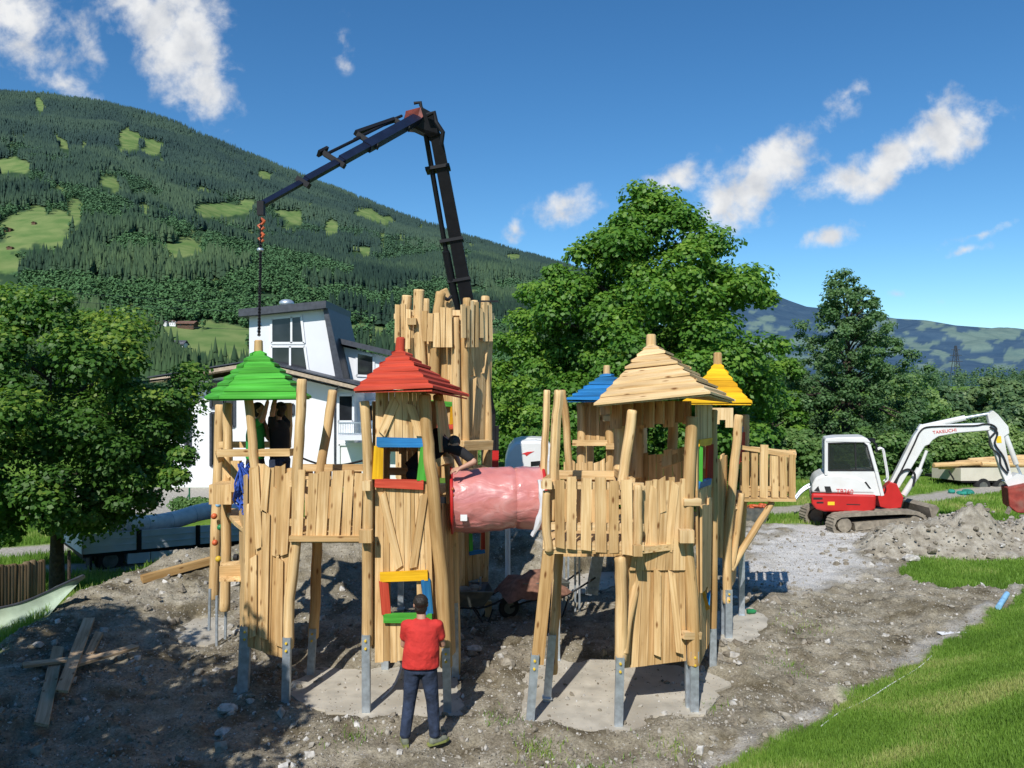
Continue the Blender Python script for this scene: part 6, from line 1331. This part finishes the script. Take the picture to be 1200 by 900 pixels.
def misc():
    p = hit(595, 690); q = P(597.5, 618, p.y); mb = MB(); mb.tube([p-V((0,0,.1)), V((p.x, p.y, q.z+.3))], .055, 12); tag(mb.build('white_pole', M['white'], smooth=True), 'white upright pole below the tunnel tube', 'pole')
    p = hit(880, 722); p.z = max(p.z, 0.0)+.045; mb = MB(); mb.tube([p+V((-.07,0,0)), p+V((.07,.02,0))], .045, 14, bevel=.01); mb.tube([p+V((.07,.02,0)), p+V((.10,.025,0))], .022, 10); tag(mb.build('green_bottle', M['bottlegreen'], smooth=True), 'green plastic bottle lying on the slab by the yellow roofed tower', 'bottle')
    p = hit(1170, 716); q = hit(1180, 702); mb = MB(); mb.tube([p+V((0,0,.07)), q+V((0,0,.1))], .05, 12); tag(mb.build('blue_roll', M['ltblue'], smooth=True), 'light blue and white roll lying at the edge of the grass slope', 'roll')
    p = hit(884, 611, 12, 40); t = thing('rusty_tub', 'dark rusty tub heaped with red rubble behind the yellow roofed tower', 'tub', p); mb = MB(); r0 = [p+V((x,y,.42)) for x,y in ((-.4,-.3),(.42,-.3),(.42,.3),(-.4,.3))]; r1 = [p+V((x,y,-.03)) for x,y in ((-.3,-.22),(.25,-.22),(.25,.22),(-.3,.22))]; mb.add(r0+r1, [[0,1,5,4],[1,2,6,5],[2,3,7,6],[3,0,4,7],[4,5,6,7],[3,2,1,0]]); mb.build('tub_body', M['barrow'], t); mb = MB()
    for k in range(14): mb.ell(p+V((R.uniform(-.32,.34), R.uniform(-.2,.2), R.uniform(.40,.5))), (.09,.08,.05), n=6, m=4)
    mb.build('rubble', M['orange'], t)
    for px, py, ln, lab in ((1100,745,.4,'piece of pale foil on the dirt at the edge of the grass slope'),(113,776,.0,'')):
        if ln: 
            mb = MB(); c = hit(px, py)+V((0,0,.03)); 
            for k in range(4): a = c+V((R.uniform(-.35,.35), R.uniform(-.25,.25), R.uniform(0,.02))); mb.slab([a, a+V((R.uniform(.1,.3),.03,.03)), a+V((R.uniform(.1,.25),.14,.01)), a+V((-.03,.12,.02))], .006)
            tag(mb.build('foil_scrap', M['gwhite']), lab, 'foil')
    pts = smooth_pts([hit(a, b)+V((0,0,.02)) for a, b in ((962,853),(985,836),(1015,822),(1045,803),(1075,785),(1092,770))], 6); mb = MB(); mb.tube(pts, .007, 5); tag(mb.build('pale_cord', M['gwhite']), 'thin pale cord along the edge of the grass slope', 'cord')
    a, b = hit(447, 822), hit(476, 780); mb = MB(); mb.tube(smooth_pts([a+V((0,0,.03)), a.lerp(b,.4)+V((.05,0,.05)), b+V((0,0,.2))], 4), .018, 6); tag(mb.build('strap', M['gwhite']), 'pale strap trailing on the slab below the red roofed tower', 'strap')
    p = hit(572, 722); mb = MB(); mb.box(p+V((0,0,.14)), (.11,.11,.28), .3); tag(mb.build('wood_block', M['pale']), 'small upright wooden block between the two wheelbarrows', 'block')
    p = P(285, 657, 11.7); mb = MB()
    for s in (-.11, .11): mb.tube([p+V((s-.03,0,.05)), p+V((s+.03,0,.05))], .05, 10)
    mb.tube([p+V((-.1,0,.05)), p+V((.1,0,.05))], .016, 8); tag(mb.build('dumbbell_tool', M['black'], smooth=True), 'small black dumbbell shaped fitting on the low platform of the left tower', 'fitting')
misc()
# ================================================================ PEOPLE
def person(label, J, f, mats, hz=0.0, look=None):
    """J: joints in world space; f: facing direction; mats: shirt, trousers, hair"""
    f = V(f).normalized(); t = thing('person', label, 'person', V((J['pelvis'].x, J['pelvis'].y, min(J['ankL'].z, J['ankR'].z)-.08)))
    def cap(mb, a, b, r0, r1): 
        d = (b-a); L = d.length; mb.tube([a-d/L*r0*.6, a-d/L*r0*.3, a, a.lerp(b,.3), b, b+d/L*r1*.3, b+d/L*r1*.6], [r0*.5, r0*.86, r0, r0*.72+r1*.28, r1, r1*.86, r1*.5], 12)
    def fin(mb, name, mat, vox, parent=t, sm=3):
        o = mb.build(name, M[mat], parent); m = o.modifiers.new('remesh', 'REMESH'); m.mode = 'VOXEL'; m.voxel_size = vox; m2 = o.modifiers.new('smooth', 'SMOOTH'); m2.factor = .5; m2.iterations = sm
        dg = bpy.context.evaluated_depsgraph_get(); me = bpy.data.meshes.new_from_object(o.evaluated_get(dg)); o.modifiers.clear(); o.data = me; me.materials.clear(); me.materials.append(M[mat]); me.polygons.foreach_set('use_smooth', [True]*len(me.polygons)); o.name = name; return o
    sp = (J['neck']-J['pelvis']).normalized(); rt = (J['shR']-J['shL']).normalized(); fw = sp.cross(rt); fw = fw if fw.dot(f) > 0 else -fw
    hu = V(look[1]).normalized() if look else V((0,0,1)); hf = (V(look[0]) if look else f); hf = (hf-hu*hf.dot(hu)).normalized(); hr = hf.cross(hu); hc = J['head']
    b = MB()
    b.ell(hc+hu*.035-hf*.01, (.076,.092,.09), (hr, hf, hu), 16, 12); b.ell(hc-hu*.045+hf*.025, (.060,.068,.075), (hr, hf, hu), 14, 10); b.ell(hc-hu*.012+hf*.10, (.014,.02,.024), (hr, hf, hu), 8, 6); b.ell(hc-hu*.06+hf*.09, (.024,.01,.008), (hr, hf, hu), 8, 6)
    for s in (-1, 1): b.ell(hc+hr*s*.078-hf*.005-hu*.005, (.012,.022,.033), (hr, hf, hu), 8, 6)
    cap(b, J['neck']-sp*.04, hc-hu*.06-hf*.01, .058, .054); cap(b, J['pelvis'], J['chest'], .10, .115); cap(b, J['chest'], J['neck']-sp*.04, .11, .07)
    for S in 'LR':
        cap(b, J['sh'+S], J['el'+S], .047, .039); cap(b, J['el'+S], J['wr'+S], .040, .027); cap(b, J['chest']+sp*.1, J['sh'+S], .08, .055)
        cap(b, J['hip'+S], J['kn'+S], .072, .05); cap(b, J['kn'+S], J['ank'+S], .05, .036); cap(b, J['ank'+S], J['ank'+S].lerp(J['toe'+S], .45)+V((0,0,.0)), .03, .022)
        d = (J['wr'+S]-J['el'+S]).normalized(); hd = V(J.get('hd'+S, d)).normalized(); pn = hd.cross(rt if abs(hd.dot(rt)) < .8 else f).normalized(); sd = hd.cross(pn).normalized(); w = J['wr'+S]
        b.hexa([w+sd*x*.026+pn*y*.013 for x, y in ((-1,-1),(1,-1),(1,1),(-1,1))]+[w+hd*.085+sd*x*.038+pn*y*.012 for x, y in ((-1,-1),(1,-1),(1,1),(-1,1))]); cl = -1 if S == 'L' else 1
        for k, ln in enumerate((.066,.076,.07,.054)):
            p0 = w+hd*.075+sd*(-.03+.02*k); p1 = p0+hd*ln*.55-pn*.008; p2 = p1+hd*ln*.35-pn*ln*.4; cap(b, p0, p1, .0085, .008); cap(b, p1, p2, .008, .007)
        p0 = w+hd*.03-sd*.03*1; p1 = p0+hd*.03-sd*.028-pn*.006; p2 = p1+hd*.03-sd*.006-pn*.012; cap(b, p0, p1, .012, .010); cap(b, p1, p2, .010, .008)
    body = fin(b, 'body', 'skin', .0055, sm=2)
    s = MB(); wz = .165
    def loft(mb, rings):
        n = 20; vs = []
        for c, a, d, A, B in rings: vs += [c+a*math.cos(k*6.2832/n)*A+d*math.sin(k*6.2832/n)*B for k in range(n)]
        m = len(rings); fs = [[i*n+k, i*n+(k+1)%n, (i+1)*n+(k+1)%n, (i+1)*n+k] for i in range(m-1) for k in range(n)]+[list(range(n))[::-1], [(m-1)*n+k for k in range(n)]]; mb.add(vs, fs)
    pe, chs, nk = J['pelvis'], J['chest'], J['neck']; belly = J.get('belly', 1.0)
    loft(s, [(pe-sp*.04, rt, fw, .185*belly, .13*belly), (pe+sp*.06, rt, fw, .182*belly, .132*belly), (pe.lerp(chs,.5)+sp*.02, rt, fw, .178*belly, .128*belly), (chs, rt, fw, .19, .128), (chs.lerp(nk,.45), rt, fw, .20, .118), (chs.lerp(nk,.8), rt, fw, .15, .09), (nk-sp*.0, rt, fw, .075, .07)])
    for S in 'LR': e = J['sh'+S].lerp(J['el'+S], J.get('sleeve', .62)); cap(s, J['chest']+sp*.09, J['sh'+S]-sp*.005, .09, .07); cap(s, J['sh'+S], e, .072, .062)
    fin(s, 'tshirt', mats[0], .012, sm=5)
    q = MB(); loft(q, [(pe-sp*.0-V((0,0,.10)), rt, fw, .165, .125), (pe-sp*.02, rt, fw, .168, .12), (pe+sp*.05, rt, fw, .155, .11)])
    for S in 'LR': cap(q, J['hip'+S]-V((0,0,.02)), J['kn'+S], .106, .078); cap(q, J['kn'+S], J['ank'+S]+V((0,0,.02)), .078, .066)
    fin(q, 'trousers', mats[1], .012, sm=4)
    for S in 'LR':
        a, c = J['ank'+S], J['toe'+S]; d = (c-a); d.z = 0; d.normalize(); g = MB(); lo = a-V((0,0,.045)); cap(g, lo-d*.045, lo+d*.06, .045, .047); cap(g, lo+d*.05-V((0,0,.008)), lo+d*.15-V((0,0,.012)), .046, .034); cap(g, a+V((0,0,.05)), lo, .045, .042); sh = fin(g, 'shoe', mats[3] if len(mats) > 3 else 'shoe', .009)
        g = MB(); z = a.z-.087; sdv = d.cross(V((0,0,1))); out = [a+d*x+sdv*y for x, y in ((-.09,-.03),(-.09,.03),(.02,.044),(.13,.044),(.19,.018),(.19,-.018),(.13,-.044),(.02,-.044))]; g.prism([V((p.x,p.y,z)) for p in out], (0,0,.026)); g.build('sole', M['sole'], sh)
    h = MB(); h.ell(hc+hu*.055-hf*.022, (.084,.094,.080), (hr, hf, hu), 16, 12); h.ell(hc-hu*.022-hf*.048, (.076,.056,.085), (hr, hf, hu), 14, 10)
    for k in range(46):
        a = R.uniform(0,6.28); e = R.uniform(-.15,1.3); d = hr*math.cos(a)*math.cos(e)+hf*math.sin(a)*math.cos(e)*.9+hu*math.sin(e)
        if d.dot(hf) > .62 and e < .6: continue
        h.ell(hc+hu*.045-hf*.025+d*.083, (.012,.012,.012), n=6, m=4)
    fin(h, 'hair', mats[2], .008, sm=2)
    return t
def people():
    y = 9.0; g = G1(-1.08, 9.0); o = lambda a, b, c: V((a, b, c+g))
    person('man in a red t-shirt and dark jeans seen from behind, facing the red roofed tower', dict(pelvis=o(-1.07,9.0,.95), chest=o(-1.05,8.99,1.26), neck=o(-1.06,9.02,1.47), head=o(-1.075,9.05,1.625), shL=o(-1.235,9.01,1.40), shR=o(-.875,9.01,1.40),
        elL=o(-1.285,9.10,1.13), wrL=o(-1.12,9.31,1.20), elR=o(-.825,9.11,1.13), wrR=o(-.93,9.34,1.21), hipL=o(-1.16,9.0,.90), hipR=o(-.98,9.0,.90), knL=o(-1.205,9.035,.50), knR=o(-.935,9.03,.50), ankL=o(-1.25,8.98,.095), ankR=o(-.905,8.99,.095), toeL=o(-1.30,9.15,.05), toeR=o(-.78,9.08,.05), belly=1.2), (-.1,1,0), ('redshirt','jeans','hair'), look=((-.15,1,.35),(0,-.25,1)))
    z = 2.205
    def Q(px, py, Y): return P(px, py, Y)
    Y = 11.45; X = (299-600)/F*Y
    pel = V((X-.0, Y, z+.97)); person('worker in a green t-shirt reaching up to the green roof', dict(pelvis=pel, chest=V((X,Y,z+1.28)), neck=V((X+.03,Y,z+1.5)), head=V((X+.07,Y,z+1.65)), shL=V((X+.01,Y+.19,z+1.42)), shR=V((X+.02,Y-.18,z+1.42)), elR=Q(308,491,Y-.22), wrR=Q(313.5,471,Y-.2), hdR=V((.1,0,1)), elL=V((X+.14,Y+.25,z+1.2)), wrL=Q(311,497,Y+.1),
        hipL=V((X,Y+.09,z+.92)), hipR=V((X,Y-.09,z+.92)), knL=V((X+.10,Y+.1,z+.5)), knR=V((X-.02,Y-.1,z+.5)), ankL=V((X+.06,Y+.12,z+.09)), ankR=V((X-.08,Y-.1,z+.09)), toeL=V((X+.22,Y+.12,z+.05)), toeR=V((X+.08,Y-.1,z+.05))), (1,0,0), ('greenshirt','workpants','hair'), look=((1,0,.5),(-.3,0,1)))
    Y = 11.6; X = (328-600)/F*Y
    person('worker in a black t-shirt with raised arms under the green roof', dict(pelvis=V((X,Y,z+.97)), chest=V((X,Y,z+1.28)), neck=V((X-.03,Y,z+1.5)), head=V((X-.03,Y+.04,z+1.65)), shL=V((X-.06,Y-.17,z+1.43)), shR=V((X+.05,Y+.17,z+1.43)), elL=Q(319,484,Y-.22), wrL=Q(323,467,Y-.15), hdL=V((.2,0,1)), elR=Q(320,478,Y+.2), wrR=Q(324,461,Y+.2), hdR=V((0,.1,1)),
        hipL=V((X-.03,Y-.09,z+.92)), hipR=V((X+.03,Y+.09,z+.92)), knL=V((X-.05,Y-.1,z+.5)), knR=V((X+.02,Y+.1,z+.5)), ankL=V((X-.02,Y-.11,z+.09)), ankR=V((X+.05,Y+.11,z+.09)), toeL=V((X-.17,Y-.09,z+.05)), toeR=V((X-.11,Y+.13,z+.05))), (-1,.3,0), ('blackshirt','jeans','hair'), look=((-1,.3,.5),(.3,0,1)))
    Y = 10.72; z = 2.225; pel = P(487, 549, Y); X = pel.x
    person('man in a black t-shirt bending over the end of the tunnel tube', dict(pelvis=pel, chest=P(509,524,Y-.03), neck=P(524,514,Y-.08), head=P(531,522,Y-.14), shL=P(512,506,Y+.18), shR=P(540,529,Y-.22), elR=P(556,541,Y-.30), wrR=P(539,549,Y-.38), hdR=V((-1,-.1,-.25)), elL=P(535,536,Y+.22), wrL=P(540,547,Y+.05), hdL=V((.8,-.2,-.4)),
        hipL=pel+V((-.02,.09,-.04)), hipR=pel+V((-.02,-.09,-.04)), knL=V((X+.0,Y+.1,z+.47)), knR=V((X+.02,Y-.1,z+.47)), ankL=V((X-.08,Y+.1,z+.09)), ankR=V((X-.06,Y-.1,z+.09)), toeL=V((X+.1,Y+.1,z+.05)), toeR=V((X+.12,Y-.1,z+.05)), sleeve=.75), (1,-.2,0), ('blackshirt','workpants','greyhair'), look=((.55,-.75,-.55),(.55,-.35,.85)))
people()
